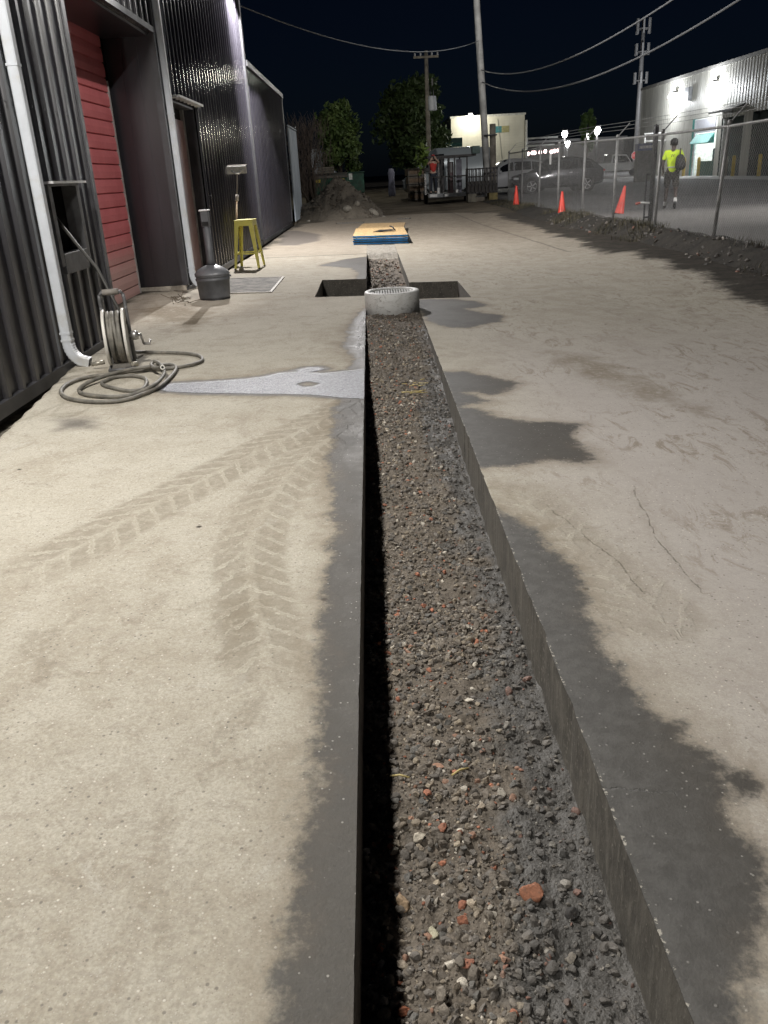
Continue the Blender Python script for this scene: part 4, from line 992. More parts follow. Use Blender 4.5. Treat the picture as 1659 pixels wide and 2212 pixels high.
# ---- poles
PW_ = mat('pole_wood', (.20, .18, .15), .85, var=.25, sc=3, bump=.01, bsc=10, coords='pos'); POLEG = mat('pole_grey', (.58, .58, .56), .7, var=.2, sc=2, coords='pos')
t = thing('utility_pole', 'far wooden utility pole with crossarm and grey transformer in front of the broad tree', 'utility pole', (4.0, 58, .3))
MB().tube([(0, 0, -.2), (0, 0, 4), (0, 0, 8.1)], [.17, .15, .11], 12).build('pole', PW_, t); MB().cbox((-.02, -.1, 7.75), (1.55, .10, .12)).build('crossarm', PW_, t)
for x in (-.7, -.35, .35, .7): MB().lathe([(.02, 0), (.05, .03), (.04, .1), (.06, .13), (.03, .18)], 10, Matrix.Translation((x, -.1, 7.81))).build('insulator', mat('porcelain', (.4, .4, .42), .3), t)
MB().lathe([(.0, 0), (.25, .0), (.26, .06), (.26, .78), (.22, .84), (0, .86)], 20, Matrix.Translation((.30, -.12, 4.72))).build('transformer', mat('transformer_grey', (.48, .50, .53), .5, var=.1), t)
for x in (.2, .38): MB().tube([(x, -.12, 5.56), (x, -.12, 5.8), (x - .05, -.1, 6.1)], .03, 6).build('bushing', BLK, t)
MB().cbox((.33, -.12, 6.35), (.1, .1, .4)).build('cutout', BLK, t)
t = thing('utility_pole', 'tall pale leaning utility pole braced by a short timber stub beside the parked cars', 'utility pole', (5.70, 42, .05))
lean = np.array([-.062, 0, 1.]); MB().tube([lean*0 - [0, 0, .2], lean*6, lean*12.], [.165, .15, .12], 14).build('pole', POLEG, t)
MB().tube([(.20, -.16, -.2), (.16, -.16, 3.3)], [.15, .14], 12).build('stub', PW_, t)
for z in (1.2, 2.8): MB().lathe([(.31, 0), (.33, .03), (.31, .06)], 16, Matrix.Translation((.06, -.08, z))).build('band', GREY, t)
WIRE = mat('cable_sheath', (.13, .135, .14), .5, var=.1)
def wire(A, B, s, label, r=.022):
    A = np.array(A); B = np.array(B); pts = []
    for i in range(61):
        t = i/60; q = A*(1-t) + B*t; q[2] -= 4*s*t*(1-t); pts.append(q)
    o = MB().tube(pts, r, 6).build('utility_cable', WIRE); return tag(o, label, 'cable')
wire((5.36, 42, 5.60), (6.063, 16, 4.37), .70, 'upper thick cable sagging from the leaning pole to the upper right', .020)
wire((5.39, 42, 5.117), (7.008, 16, 4.193), .95, 'lower thick cable sagging in the deepest curve from the leaning pole', .024)
wire((5.29, 42, 6.76), (-2.6, 21.1, 5.05), .65, 'faint cable from the corner of the dark building to the leaning pole', .014)

# ---- trailer with an upright rack
DM = mat('dark_steel', (.045, .042, .042), .5, .3, var=.3, coords='pos'); REFL = mat('white_panel', (.22, .22, .22), .35, var=.15)
zt_ = gz1(3.4, 41)
t = thing('rack_trailer', 'dark flatbed rack trailer holding upright pale panels, tail towards the yard', 'trailer', (3.72, 41.2, zt_))
MB().box(-.92, .92, 0, 3.6, .34, .44).build('deck', DM, t)
MB().box(-.95, .95, -.08, -.002, .30, .46).build('bumper', mat('bumper_grey', (.26, .27, .28), .4, .3), t)
for x, w in ((-.72, .34), (-.12, .2)): MB().box(x - w/2, x + w/2, -.10, -.082, .33, .45).build('reflector_plate', WTB, t)
m = MB()
for x in (-.88, -.3, .05, .3, .88):
    for y in (.1, 3.4): m.box(x - .03, x + .03, y - .03, y + .03, .441, 2.01)
for y in (.1, 3.4): m.box(-.95, 1.3, y - .04, y + .04, 2.0, 2.09)
for x in (-.93, 1.28): m.box(x - .03, x + .03, .1, 3.4, 2.005, 2.085)
m.box(-.88, .88, .07, .13, 1.15, 1.21); m.build('rack_frame', DM, t); MB().box(-1.05, -.912, .07, .13, 1.45, 1.6).build('side_bracket', DM, t)
for x, w, z0, z1, mm in [(-.38, .17, .95, 1.95, REFL), (-.36, .24, .46, 1.05, REFL), (.12, .28, .46, 1.8, mat('maroon_panel', (.10, .06, .065), .4)), (.52, .26, .46, 1.9, mat('grey_glass', (.19, .19, .22), .15)), (-.62, .16, .55, 1.3, REFL), (.40, .14, .46, .62, WTB), (-.45, .12, .445, .72, WTB), (.16, .08, 1.35, 1.75, REFL)]:
    MB().cbox((x, .25 + .1*w, (z0+z1)/2), (w, .04, z1 - z0)).build('panel', mm, t)
for x in (-.98, .98): MB().lathe([(.0, -.09), (.26, -.09), (.32, -.05), (.32, .05), (.26, .09), (0, .09)], 20, Matrix.Translation((x, 1.7, .32)) @ Matrix.Rotation(R(90), 4, 'Y')).build('wheel', BLK, t)
MB().box(-1.12, -1.04, -.05, .05, .45, 1.35).build('tail_post', mat('chrome_post', (.6, .6, .6), .25, .8), t)
# lattice cage on blocks
t = thing('steel_cage', 'dark open steel lattice cage set on two blocks right of the trailer', 'cage', (5.02, 39.4, gz1(5, 39.4) + .36))
m = MB()
for z in (0, .33, .66, .98): m.box(-.66, .66, -.42, -.38, z, z + .055); m.box(-.66, .66, .38, .42, z, z + .055)
for k in range(9):
    x = -.64 + 1.28*k/8; m.box(x - .022, x + .022, -.42, -.38, 0, 1.04); m.box(x - .022, x + .022, .38, .42, 0, 1.04)
for z in (0, .98):
    for x in (-.64, -.2, .2, .64): m.box(x - .025, x + .025, -.4, .4, z, z + .05)
m.build('lattice', DM, t)
MB().box(-.6, .6, -.36, .36, .06, .5).build('load', mat('dark_load', (.05, .045, .04), .8), t)
for x, lab in ((-.47, 'left block under the steel lattice cage'), (.47, 'right ochre block under the steel lattice cage')):
    o = MB().box(-.19, .19, -.40, .40, 0, .355).build('support_block', mat('block_timber', (.16, .15, .12) if x < 0 else (.20, .165, .07), .85, var=.25), None, bevel=.015); o.location = (5.02 + x, 39.35, gz1(5, 39.4)); tag(o, lab, 'block', 'blocks under the cage')
o = MB().box(-.3, .3, -.25, .25, 0, .2).build('crossbeam', mat('crossbeam_w', (.18, .16, .13), .8), None, bevel=.03); o.location = (5.02, 39.6, gz1(5, 39.6)); tag(o, 'low pale beam between the two blocks under the cage', 'beam')
o = MB().box(-.18, .18, -.2, .2, -.16, .16).build('metal_box', mat('teal_box', (.055, .10, .09), .5), None, bevel=.01); o.location = (5.0, 41.3, zt_ + 2.255); tag(o, 'small dark teal box on top of the trailer rack', 'box')

# ---- vehicles
def car(name, label, loc, rz, paint, Lc=4.7, W=1.86, Hc=1.63, low=False, van=False, group=None):
    """nose towards +x; lofted body with glass, wheels, lights"""
    t = thing(name, label, 'car' if not van else 'van', loc, rz, group)
    k = Lc/4.7; hs = Hc/1.63
    st = [(-2.32, .52, .80, .80, .70), (-2.25, .36, .98, 1.00, .86), (-2.0, .30, 1.02, 1.22, .92), (-1.55, .24, 1.03, 1.50, .93), (-.9, .22, 1.02, 1.61, .93), (-.2, .22, 1.0, 1.63, .93), (.25, .22, .99, 1.60, .93), (.62, .22, .98, 1.44, .93), (1.05, .22, .98, 1.12, .92), (1.25, .22, .965, 1.0, .92), (1.7, .24, .92, .94, .90), (2.1, .30, .82, .84, .82), (2.32, .42, .66, .67, .66)]
    if van: st = [(-2.32, .45, 1.0, 1.75, .88), (-2.28, .30, 1.0, 1.9, .92), (-1.0, .24, 1.0, 1.98, .93), (.6, .24, 1.0, 1.97, .93), (1.1, .24, .98, 1.75, .93), (1.6, .24, .98, 1.2, .92), (1.75, .26, .95, 1.02, .9), (2.15, .32, .85, .87, .85), (2.32, .45, .7, .71, .75)]
    rows = []
    for x, zb, zl, zr, hw in st:
        x *= k; zl *= hs; zr *= hs; rw = hw*(.78 if zr > zl + .1 else .96)
        half = [(0, zb), (hw*.82, zb), (hw*.98, zb + .10), (hw, zb + (zl - zb)*.55), (hw*.96, zl), (rw + (hw*.96 - rw)*.12, zl + (zr - zl)*.86), (rw*.86, zr - .0), (0, zr + (.03 if zr > zl + .1 else .015))]
        ring = [(x, y*W/1.86, z) for y, z in half] + [(x, -y*W/1.86, z) for y, z in half[-2:0:-1]]
        rows.append(ring)
    n = len(rows[0]); m = MB(); vs = [q for r_ in rows for q in r_]
    fs = [(i*n+a, i*n+(a+1) % n, (i+1)*n+(a+1) % n, (i+1)*n+a) for i in range(len(rows)-1) for a in range(n)] + [tuple(range(n)), tuple(reversed(range((len(rows)-1)*n, len(rows)*n)))]
    m.add(vs, fs, True); body = m.build('body', paint, t)
    md = body.modifiers.new('crease', 'EDGE_SPLIT'); md.split_angle = R(38)
    GL = bpy.data.materials.get('car_glass') or mat('car_glass', (.012, .013, .016), .08, var=.1)
    def lerp_row(x):
        for a, b in zip(rows[:-1], rows[1:]):
            if a[0][0] <= x <= b[0][0]:
                f_ = (x - a[0][0])/(b[0][0] - a[0][0]); return [np.array(p)*(1-f_) + np.array(q)*f_ for p, q in zip(a, b)]
        return [np.array(p) for p in rows[-1]]
    cuts = [(-1.72, -.98), (-.92, .02), (.08, .82)] if not van else [(.2, 1.15)]
    for a, b in cuts:
        for s in (1, -1):
            m = MB(); xs_ = np.linspace(a*k, b*k, 5); up, dn = [], []
            for x in xs_:
                r_ = lerp_row(x); p4 = r_[4]; p5 = r_[5]
                lo = p4*.9 + p5*.1; hi = p4*.12 + p5*.88
                off = np.array([0, .008, .003])
                for q, l in ((lo + off, dn), (hi + off, up)): l.append((q[0], s*q[1], q[2]))
            m.add(dn + up, [(i, i+1, 5+i+1, 5+i) for i in range(4)], True); m.build('side_window', GL, t)
    def glass(x0, x1, nm):
        m = MB(); a, b = lerp_row(x0*k), lerp_row(x1*k); vs = []
        for r_ in (a, b):
            tp = r_[6]; vs += [(r_[0][0], tp[1]*.95, tp[2]), (r_[0][0], -tp[1]*.95, tp[2])]
        nn = Vector(vs[1]) - Vector(vs[0]); mm = Vector(vs[2]) - Vector(vs[0]); nr = nn.cross(mm).normalized(); nr = nr if nr.z > 0 else -nr
        m.add([tuple(Vector(v) + nr*.02 + Vector((0, 0, .012))) for v in vs], [(0, 1, 3, 2)]); m.build(nm, GL, t)
    if not van: glass(.34, 1.0, 'windscreen'); glass(-2.18, -1.66, 'rear_window')
    else: glass(1.08, 1.6, 'windscreen')
    RIM = bpy.data.materials.get('alloy_rim') or mat('alloy_rim', (.45, .45, .46), .3, .8); TY = bpy.data.materials.get('tyre') or mat('tyre', (.015, .015, .015), .8)
    for x in (-1.38, 1.42):
        for s in (1, -1):
            xf = Matrix.Translation((x*k, s*(W/2 - .10), .345)) @ Matrix.Rotation(R(-90*s), 4, 'X')
            MB().lathe([(.30, -.10), (.40, -.10), (.42, -.06), (.42, .075), (.40, .085), (.30, .085)], 28, Matrix.Translation((x*k, s*(W/2 - .10), .36)) @ Matrix.Rotation(R(-90*s), 4, 'X')).build('wheel_arch', GAPM, t)
            wh = MB().lathe([(.24, -.10), (.32, -.11), (.345, -.08), (.345, .10), (.325, .125), (.25, .12), (.24, .10)], 28, xf).build('wheel', TY, t)
            m = MB(); m.lathe([(.0, .05), (.235, .05), (.25, .10), (.25, .12), (.235, .118), (.225, .08)], 28, xf)
            for q in range(5):
                a = 2*math.pi*q/5; m.cbox((0, 0, 0), (.19, .05, .03), xf @ Matrix.Rotation(a, 4, 'Z') @ Matrix.Translation((.13, 0, .095)))
            m.build('rim', RIM, wh)
    HL = bpy.data.materials.get('headlight') or mat('headlight', (.75, .77, .8), .15); TLM = bpy.data.materials.get('tail_light') or mat('tail_light', (.35, .02, .02), .25)
    for s in (1, -1):
        MB().cbox((2.14*k, s*.63*W/1.86, .735*hs), (.26, .34, .11), Matrix.Rotation(R(-s*22), 4, 'Z')).build('headlight', HL, t, bevel=.02)
        MB().cbox((-2.24*k, s*.66*W/1.86, .93*hs), (.12, .36, .10), Matrix.Rotation(R(s*14), 4, 'Z')).build('tail_light', TLM, t, bevel=.02)
        MB().cbox((.86*k, s*(W/2 + .06), 1.03*hs), (.12, .17, .12)).build('mirror', paint, t, bevel=.03)
        for hx in (-.55, .35): MB().cbox((hx*k, s*(W/2*.995), .90*hs), (.17, .022, .028)).build('door_handle', RIM, t)
    MB().cbox((2.30*k, 0, .50*hs), (.08, .9, .18)).build('grille', BLK, t, bevel=.01)
    return t
def paint(nm, c): 
    g = G(nm, .22, .2); g.set('Base Color', c); g.set('Coat Weight', .6); g.set('Coat Roughness', .08); return g.m
car('parked_car', 'dark grey sport utility car with sloping tail, side-on behind the fence', (9.62, 45.6, LOTZ + .01), R(182), paint('paint_graphite', (.04, .04, .05)))
car('parked_car', 'white sport utility car partly behind the dark grey one', (8.0, 50.2, LOTZ + .01), R(190), paint('paint_white', (.55, .56, .58)), 4.8, 1.9, 1.72)
car('parked_car', 'dark silver car mostly hidden behind the lattice cage, left of the white one', (5.6, 55.5, gz1(5.6, 55) - .1), R(250), paint('paint_silver', (.17, .175, .18)), 4.7, 1.84, 1.5)
car('parked_van', 'pale blue-white van roof showing over the trailer rack', (4.3, 48.5, gz1(4.2, 48)), R(180), paint('paint_paleblue', (.42, .47, .49)), 4.9, 1.95, 2.0, van=True)

# ---- white building with its lamp
WB = thing('white_building', 'low white block building with a lit wall lamp and a two-colour sign', 'building', (9.6, 71, .2))
g = G('white_block', .8); p = g.obj(); X, Y, Z = g.sep(p); bx_ = (X/.42 + ((Z/.21)*.5 - ((Z/.21)*.5).fract()).fract()*0).fract(); bz = (Z/.21).fract()
mort = bx_.step(.05, .02).max(bz.step(.08, .03)); n = g.noise(p, .8, 5, .6); c = g.mix(n.step(.3, .7), (.56, .53, .44), (.66, .63, .53)); c = g.mix(mort*.25, c, (.35, .33, .28)); g.set('Base Color', c); g.bump(mort, .01, .4)
MB().box(-2.9, 2.86, 0, 14, 0, 5.0).build('wall', g.m, WB); MB().box(-2.98, 2.94, -.06, 14.1, 5.0, 5.14).build('parapet', mat('parapet_metal', (.5, .49, .45), .5), WB)
MB().box(.45, 1.05, -.03, -.002, 3.82, 4.28).build('sign_half', mat('sign_teal', (.06, .22, .24), .5), WB); MB().box(1.05, 1.64, -.03, -.002, 3.82, 4.28).build('sign_half', mat('sign_ochre', (.36, .33, .16), .5), WB)
MB().tube([(.75, -.03, 4.8), (.9, -.03, 3.6), (1.1, -.03, 1.9)], .012, 5).build('conduit', GREY, WB)
MB().tube([(2.98, -.12, 0), (2.98, -.12, 4.6)], .075, 10).build('drain_pipe', mat('pale_pipe', (.55, .54, .50), .5), WB)
t = thing('wall_light', 'bright lamp on the white building above its left end', 'wall light', (8.2, 70.95, 5.35))
MB().cbox((0, -.1, .1), (.34, .2, .14)).build('housing', GREY, t, bevel=.02); MB().lathe([(0, -.2), (.14, -.16), (.2, 0), (.14, .12), (0, .16)], 16, Matrix.Translation((0, -.26, -.08))).build('lamp', bpy.data.materials.get('flood_lamp_lit') or mat('flood_lamp_lit', (1., .97, .9), .3, emit=45.), t)
sh = thing('roll_up_shed', 'dark teal shed front beside the white building', 'shed', (6.2, 69, .2))
MB().box(-1.6, 1.15, 0, 6, 0, 3.55).build('wall', mat('teal_paint', (.025, .075, .068), .6, var=.2), sh)
m = MB()
for k in range(15): m.add([(x, yy, z) for x in (-1.5, 1.1) for yy, z in ((-.005, .2 + .2*k), (-.045, .3 + .2*k), (-.005, .395 + .2*k))], [(0, 1, 4, 3), (1, 2, 5, 4)])
m.build('slatted_door', mat('teal_slats', (.04, .12, .105), .5, var=.15), sh)
# pipe frames
PIPE = mat('pipe_pale', (.55, .55, .53), .5, var=.1)
for x0, x1, zz, lab in [(12.75, 15.3, 3.35, 'pale double-rail pipe frame attached beside the white building'), (22.2, 25.2, 3.2, 'pale double-rail pipe frame left of the corrugated warehouse')]:
    t = thing('pipe_frame', lab, 'pipe frame', (x0, 72, LOTZ))
    m = MB(); m.tube([(0, 0, zz), (x1 - x0, 0, zz)], .07, 8); m.tube([(.1, 0, zz - .55), (x1 - x0 - .25, 0, zz - .55)], .07, 8); m.build('rail', PIPE, t)
    m = MB(); m.tube([(.1, 0, 0), (.1, 0, zz)], .06, 8); m.build('post', PIPE, t)

# ---- far lights
SLM = mat('street_lamp_lit', (1., .98, .94), .3, emit=60.)
def lamp_post(u, v, Y, label, r=.34):
    q = on_y(u, v, Y); t = thing('street_lamp', label, 'street lamp', (q[0], Y, 0), 0, 'street lamps beyond the car park')
    MB().tube([(0, 0, 0), (0, 0, q[2] - .1)], .09, 8).build('pole', GREY, t); MB().cbox((0, 0, q[2] + r*.7 + .12), (r*1.8, r*1.8, .12)).build('hood', GREY, t)
    MB().lathe([(0, -r*1.3), (r*.5, -r*.9), (r, 0), (r*.7, r*.6), (0, r*.7)], 14, Matrix.Translation((0, 0, q[2]))).build('lamp', SLM, t)
lamp_post(1220, 289, 100, 'leftmost far street lamp, above the grey car'); lamp_post(1226, 310, 118, 'low blurred far lamp just under the leftmost street lamp', .36); lamp_post(1271, 293, 100, 'middle far street lamp beside the small bright treetop'); lamp_post(1290, 281, 92, 'highest and rightmost of the far street lamps', .38)
PKM = mat('marker_lit', (1., .70, .68), .3, emit=7.)
for k, (u, v) in enumerate([(1141, 332), (1150, 330), (1155, 330), (1167, 329), (1178, 327), (1191, 328), (1198, 326), (1206, 325)]):
    q = on_y(u, v, 108); o = MB().lathe([(0, -.24), (.17, -.15), (.2, 0), (.15, .18), (0, .22)], 10).build('marker_light', PKM); o.location = q
    tag(o, 'pinkish lamp in the far row of small lights left of the street lamps', 'lamp', 'far row of pinkish lights')
FB = thing('long_shed', 'long low dark shed far behind the parked cars', 'building', (19, 122, 0)); MB().box(-6, 16, 0, 8, 0, 4.3).build('wall', mat('shed_dark', (.05, .048, .046), .8, coords='pos'), FB); MB().box(-6.3, 16.3, -.3, 8.3, 4.3, 4.6).build('roof', mat('shed_roof', (.10, .10, .10), .6), FB)
t = thing('parked_truck', 'pale pickup truck far behind, between the grey car and the stop sign', 'truck', (22.5, 82, LOTZ), R(8))
TP = paint('paint_pale', (.42, .42, .41)); m = MB(); m.prism([(-2.6, .5), (2.6, .5), (2.6, .95), (1.5, 1.15), (.95, 1.85), (-.4, 1.9), (-.5, 1.2), (-2.6, 1.2)], -.95, .95); m.build('body', TP, t, bevel=.05)
m = MB(); m.prism([(1.35, 1.2), (.9, 1.75), (-.3, 1.8), (-.35, 1.2)], -.962, -.955); m.build('side_window', bpy.data.materials['car_glass'], t)
for x in (-1.7, 1.7): MB().lathe([(0, -.1), (.3, -.1), (.38, -.06), (.38, .06), (.3, .1), (0, .1)], 20, Matrix.Translation((x, -.85, .38)) @ Matrix.Rotation(R(90), 4, 'X')).build('wheel', BLK, t)
for x in (-.4, .4): MB().cbox((x*5.5, -.96, .85), (.25, .02, .16)).build('lamp', EM if x < 0 else WTB, t)
# stop sign
q = on_y(1372, 336, 74); t = thing('stop_sign', 'red octagonal stop sign left of the warehouse', 'sign', (q[0], 74, LOTZ)); zz = q[2] - LOTZ
oc = [(.31*math.cos(R(22.5 + 45*k)), zz + .31*math.sin(R(22.5 + 45*k))) for k in range(8)]; oc2 = [(x*1.08, zz + (z - zz)*1.08) for x, z in oc]
MB().prism(oc2, -.03, -.02).build('border', WTB, t); MB().prism(oc, -.036, -.031).build('face', mat('sign_red', (.55, .03, .03), .4), t); MB().tube([(0, 0, 0), (0, 0, zz + .3)], .03, 8).build('post', GREY, t)
def text(s, size, loc, rot, m, parent, name='lettering', ext=.002):
    cu = bpy.data.curves.new(name, 'FONT'); cu.body = s; cu.size = size; cu.align_x = 'CENTER'; cu.align_y = 'CENTER'; cu.extrude = ext
    tmp = bpy.data.objects.new(name, cu); COL.objects.link(tmp); me = bpy.data.meshes.new_from_object(tmp.evaluated_get(bpy.context.evaluated_depsgraph_get())); bpy.data.objects.remove(tmp)
    me.materials.clear(); o = link(name, me, m, parent); o.location = loc; o.rotation_euler = rot; return o
text('STOP', .21, (0, -.039, zz), (R(90), 0, 0), WTB, t)

# ---- cell tower
t = thing('cell_tower', 'tall slim cell tower with three tiers of antennas', 'tower', (36.1, 120, 0))
TW = mat('tower_grey', (.40, .40, .40), .5, .2, var=.1)
MB().tube([(0, 0, 0), (.0, 0, 18.3)], [.42, .22], 12).build('mast', TW, t)
for z in (17.2, 14.6, 11.3):
    for k in range(6):
        a = 2*math.pi*k/6 + .3; x, y = .85*math.cos(a), .85*math.sin(a)
        MB().cbox((x, y, z), (.28, .2, 1.7 if z > 17 else 1.3), Matrix.Rotation(a, 4, 'Z')).build('antenna', TW, t)
    m = MB(); m.tube([(.85*math.cos(2*math.pi*k/12), .85*math.sin(2*math.pi*k/12), z - .3) for k in range(12)], .05, 5, closed=True)
    for k in range(3): a = 2*math.pi*k/3; m.tube([(0, 0, z - .3), (.85*math.cos(a), .85*math.sin(a), z - .3)], .05, 5)
    m.build('mount', TW, t)

# ---- warehouse
WHX = 24.
g = G('warehouse_sheet', .5); p = g.obj(); n = g.noise(g.scale(p, 1, 1, .2), 1.5, 5, .6); X, Y, Z = g.sep(p); c = g.mix(n.step(.3, .7), (.42, .41, .37), (.56, .55, .50)); c = g.mix((Z + n*.6).step(1., .2)*.5, c, (.25, .23, .20)); g.set('Base Color', c)
WSH = g.m
wh = thing('warehouse', 'big pale corrugated warehouse with two wall lamps and open dock doors', 'building', (WHX, 60, LOTZ))
mb = MB()
def wcor(y0, y1, z0, z1):
    pts = []; y = y0; k = 0
    while y < y1: pts.append((y, WHX + (-.028 if k % 4 in (1, 2) else 0))); y += .13 if k % 2 else .10; k += 1
    pts.append((y1, WHX)); n = len(pts); mb.add([(x, y, z0) for y, x in pts] + [(x, y, z1) for y, x in pts], [(i, i+1, n+i+1, n+i) for i in range(n-1)])
DOORS = [(61.7, 65.7, 3.95), (57.4, 60.9, 3.75), (51.6, 56.1, 3.85), (45.5, 49.8, 3.85)]
WT = 6.95
edges = [79.0]
for a, b, h in DOORS: wcor(b, edges[-1], LOTZ, WT); wcor(a, b, h, WT); edges.append(a)
wcor(34, edges[-1], LOTZ, WT)
mb.quad((WHX, 79, LOTZ), (WHX + 30, 79, LOTZ), (WHX + 30, 79, WT), (WHX, 79, WT)); mb.quad((WHX, 34, WT), (WHX, 79, WT), (WHX + 30, 79, WT + .8), (WHX + 30, 34, WT + .8))
mb.build('wall', WSH, wh, True)
mb = MB(); mb.box(WHX - .12, WHX + .05, 33.9, 79.15, WT, WT + .22); mb.box(WHX - .07, WHX + .05, 79.0, 79.12, LOTZ, WT); mb.build('flashing', mat('wh_flash', (.35, .34, .32), .5), wh, True)
TEAL = mat('teal_jamb', (.03, .30, .27), .5, var=.15); DKG = mat('dark_dock', (.030, .045, .042), .7, var=.3, coords='pos')
for i, (a, b, h) in enumerate(DOORS):
    if i == 0: continue
    MB().box(WHX + .35, WHX + .4, a, b, LOTZ, h).build('dock_door', DKG, wh, True)
    m = MB(); m.box(WHX, WHX + .36, a - .02, a, LOTZ, h); m.box(WHX, WHX + .36, b, b + .02, LOTZ, h); m.box(WHX, WHX + .36, a, b, h, h + .02); m.build('dock_frame', DKG, wh, True)
m = MB(); m.prism([(WHX - .9, 4.15), (WHX - .06, 4.45), (WHX - .06, 4.3), (WHX - .9, 4.05)], 57.2, 61.1); m.build('canopy', mat('canopy_dark', (.06, .06, .055), .6), wh, True)
a, b, h = DOORS[0]   # the lit opening: a room with its own lamp
m = MB(); m.box(WHX + 5., WHX + 5.1, a - 1, b + 2, LOTZ, h + .6); m.box(WHX + .02, WHX + 5.1, b + 2, b + 2.1, LOTZ, h + .6); m.box(WHX + .02, WHX + 5.1, a - 1.1, a - 1, LOTZ, h + .6); m.box(WHX + .02, WHX + 5.1, a - 1, b + 2, h + .6, h + .7); m.build('room_wall', mat('room_white', (.62, .63, .60), .7, coords='pos'), wh, True)
MB().box(WHX - .08, WHX + .12, b, b + .45, LOTZ, h + .05).build('door_jamb', TEAL, wh, True)
MB().box(WHX - .09, WHX - .02, b - .32, b, LOTZ, h).build('strip_curtain', mat('white_strip', (.70, .74, .78), .4, coords='pos'), wh, True)
m = MB(); m.prism([(WHX - .5, 2.35), (WHX - .03, 2.95), (WHX - .03, 2.3)], a + .2, b - .35); m.build('awning', mat('teal_awning', (.04, .42, .38), .5), wh, True)
MB().box(WHX - .08, WHX - .03, a + .1, b - .05, 3.02, 3.92).build('sign_panel', mat('sign_white', (.66, .66, .72), .5, var=.05), wh, True)
MB().box(WHX + .6, WHX + 1.8, a + .4, a + 1.9, LOTZ, 1.95).build('machine', mat('machine_dark', (.03, .035, .05), .6), wh, True)
MB().box(WHX + .1, WHX + .2, a + .1, b - 1.1, LOTZ, 1.15).build('half_door', mat('green_gate', (.02, .09, .07), .6), wh, True)
MB().box(WHX - .35, WHX - .06, 66.8, 67.5, 5.3, 6.2).build('vent', mat('vent_grey', (.2, .21, .22), .5), wh, True)
for y0, lab in ((70.2, 'wall lamp of the warehouse nearer its left corner'), (62.2, 'wall lamp of the warehouse above the lit teal opening')):
    t = thing('wall_light', lab, 'wall light', (WHX - .06, y0, 5.85)); MB().cbox((-.2, 0, .28), (.4, .5, .16)).build('housing', GREY, t, bevel=.02); MB().lathe([(0, -.30), (.22, -.22), (.3, 0), (.2, .16), (0, .19)], 16, Matrix.Translation((-.3, 0, 0))).build('lamp', SLM, t)
BY = mat('bollard_yellow', (.55, .40, .06), .5, var=.15, dirt=(.25, .2, .1)); BG = mat('bollard_grey', (.34, .32, .28), .6, var=.2)
for u, Y, mm, lab in [(825, 65.5, BY, 'yellow bollard left of the lit teal opening'), (965, 62.6, BY, 'yellow bollard in front of the lit teal opening'), (1225, 58.4, BG, 'grey-tan bollard before the first dark dock door'), (1270, 57.8, BG, 'thinner grey-tan bollard beside the first dark dock door'), (1320, 56.6, BY, 'dull yellow bollard between the two dark dock doors'), (1605, 52.8, BY, 'dull yellow bollard nearest the right edge of the photo')]:
    q = on_y((1570 + u/4.74)/1.1573, 370, Y); t = thing('bollard', lab, 'bollard', (min(q[0], WHX - .7), Y, LOTZ + .03), 0, 'bollards along the warehouse')
    MB().lathe([(.11, 0), (.11, 1.15), (.09, 1.22), (0, 1.26)], 14).build('tube', mm, t); MB().lathe([(.16, 0), (.16, .02), (.112, .021)], 14).build('base_plate', BG, t)
q = on_y(1398, 312, 57); t = thing('sign_cabinet', 'grey cabinet with a blue lettered band, left of the warehouse doors', 'cabinet', (q[0], 57.2, LOTZ))
MB().box(-.5, .5, 0, .6, 0, q[2] - LOTZ - .35).build('cabinet', mat('cab_grey', (.16, .16, .155), .6, var=.15), t); MB().box(-.52, .52, -.03, .62, q[2] - LOTZ - .348, q[2] - LOTZ + .08).build('blue_band', mat('band_blue', (.10, .12, .24), .5), t)
m = MB()
for k in range(9): m.box(-.42 + .095*k, -.36 + .095*k, -.036, -.031, q[2] - LOTZ - .22, q[2] - LOTZ - .06)
m.build('lettering', WTB, t)

# ---- chain link fence
GALV = mat('galvanised', (.24, .24, .235), .5, .3, var=.2, sc=8)
fx = 5.62; PYS = [8.2, 11.2, 14.2, 17.2, 20.2, 23.2, 26.2, 29.2, 32.5, 35.6]
fz0 = [float(bankz(fx, y)) for y in PYS]; ftop = [1.93, 1.91, 1.89, 1.90, 1.93, 1.98, 2.0, 2.02, 1.98, 1.98]
cf = thing('chain_link_fence', 'galvanised chain link fence with angled barb arms along the top of the bank', 'fence', (fx, 8.2, LOTZ))
lean_ = [0, .0, .09, .04, .02, .03, 0, .03, .02, .02]
for y, z, zt2, ln in zip(PYS, fz0, ftop, lean_):
    p = MB().tube([(fx, y, z - .25), (fx + ln, y - ln*.4, zt2)], .031, 10).build('post', GALV, cf, True)
    MB().lathe([(.036, 0), (.038, .05), (.02, .075), (0, .08)], 10, Matrix.Translation((fx + ln, y - ln*.4, zt2))).build('cap', GALV, p, True)
    MB().beam((fx + ln, y - ln*.4, zt2 + .03), (fx + ln + .27, y - ln*.4 + .06, zt2 + .30), .03, .012).build('barb_arm', GALV, p, True)
m = MB(); m.tube([(fx + l, y - l*.4, z - .02) for y, z, l in zip(PYS, ftop, lean_)], .021, 8); m.build('top_rail', GALV, cf, True)
m = MB()
for dz_, dx_ in ((.14, .11), (.22, .19), (.30, .27)): m.tube([(fx + l + dx_, y - l*.4 + .05, z + dz_ + .03) for y, z, l in zip(PYS, ftop, lean_)], .004, 4)
m.build('barbed_wire', GALV, cf, True)
m = MB(); pit = .075
def ztop(y): return np.interp(y, PYS, ftop)
def zbot(y): return np.interp(y, PYS, fz0) - .02
def lnx(y, z): return fx + np.interp(y, PYS, lean_)*(z - .2)/1.7
y = 8.2 - 2
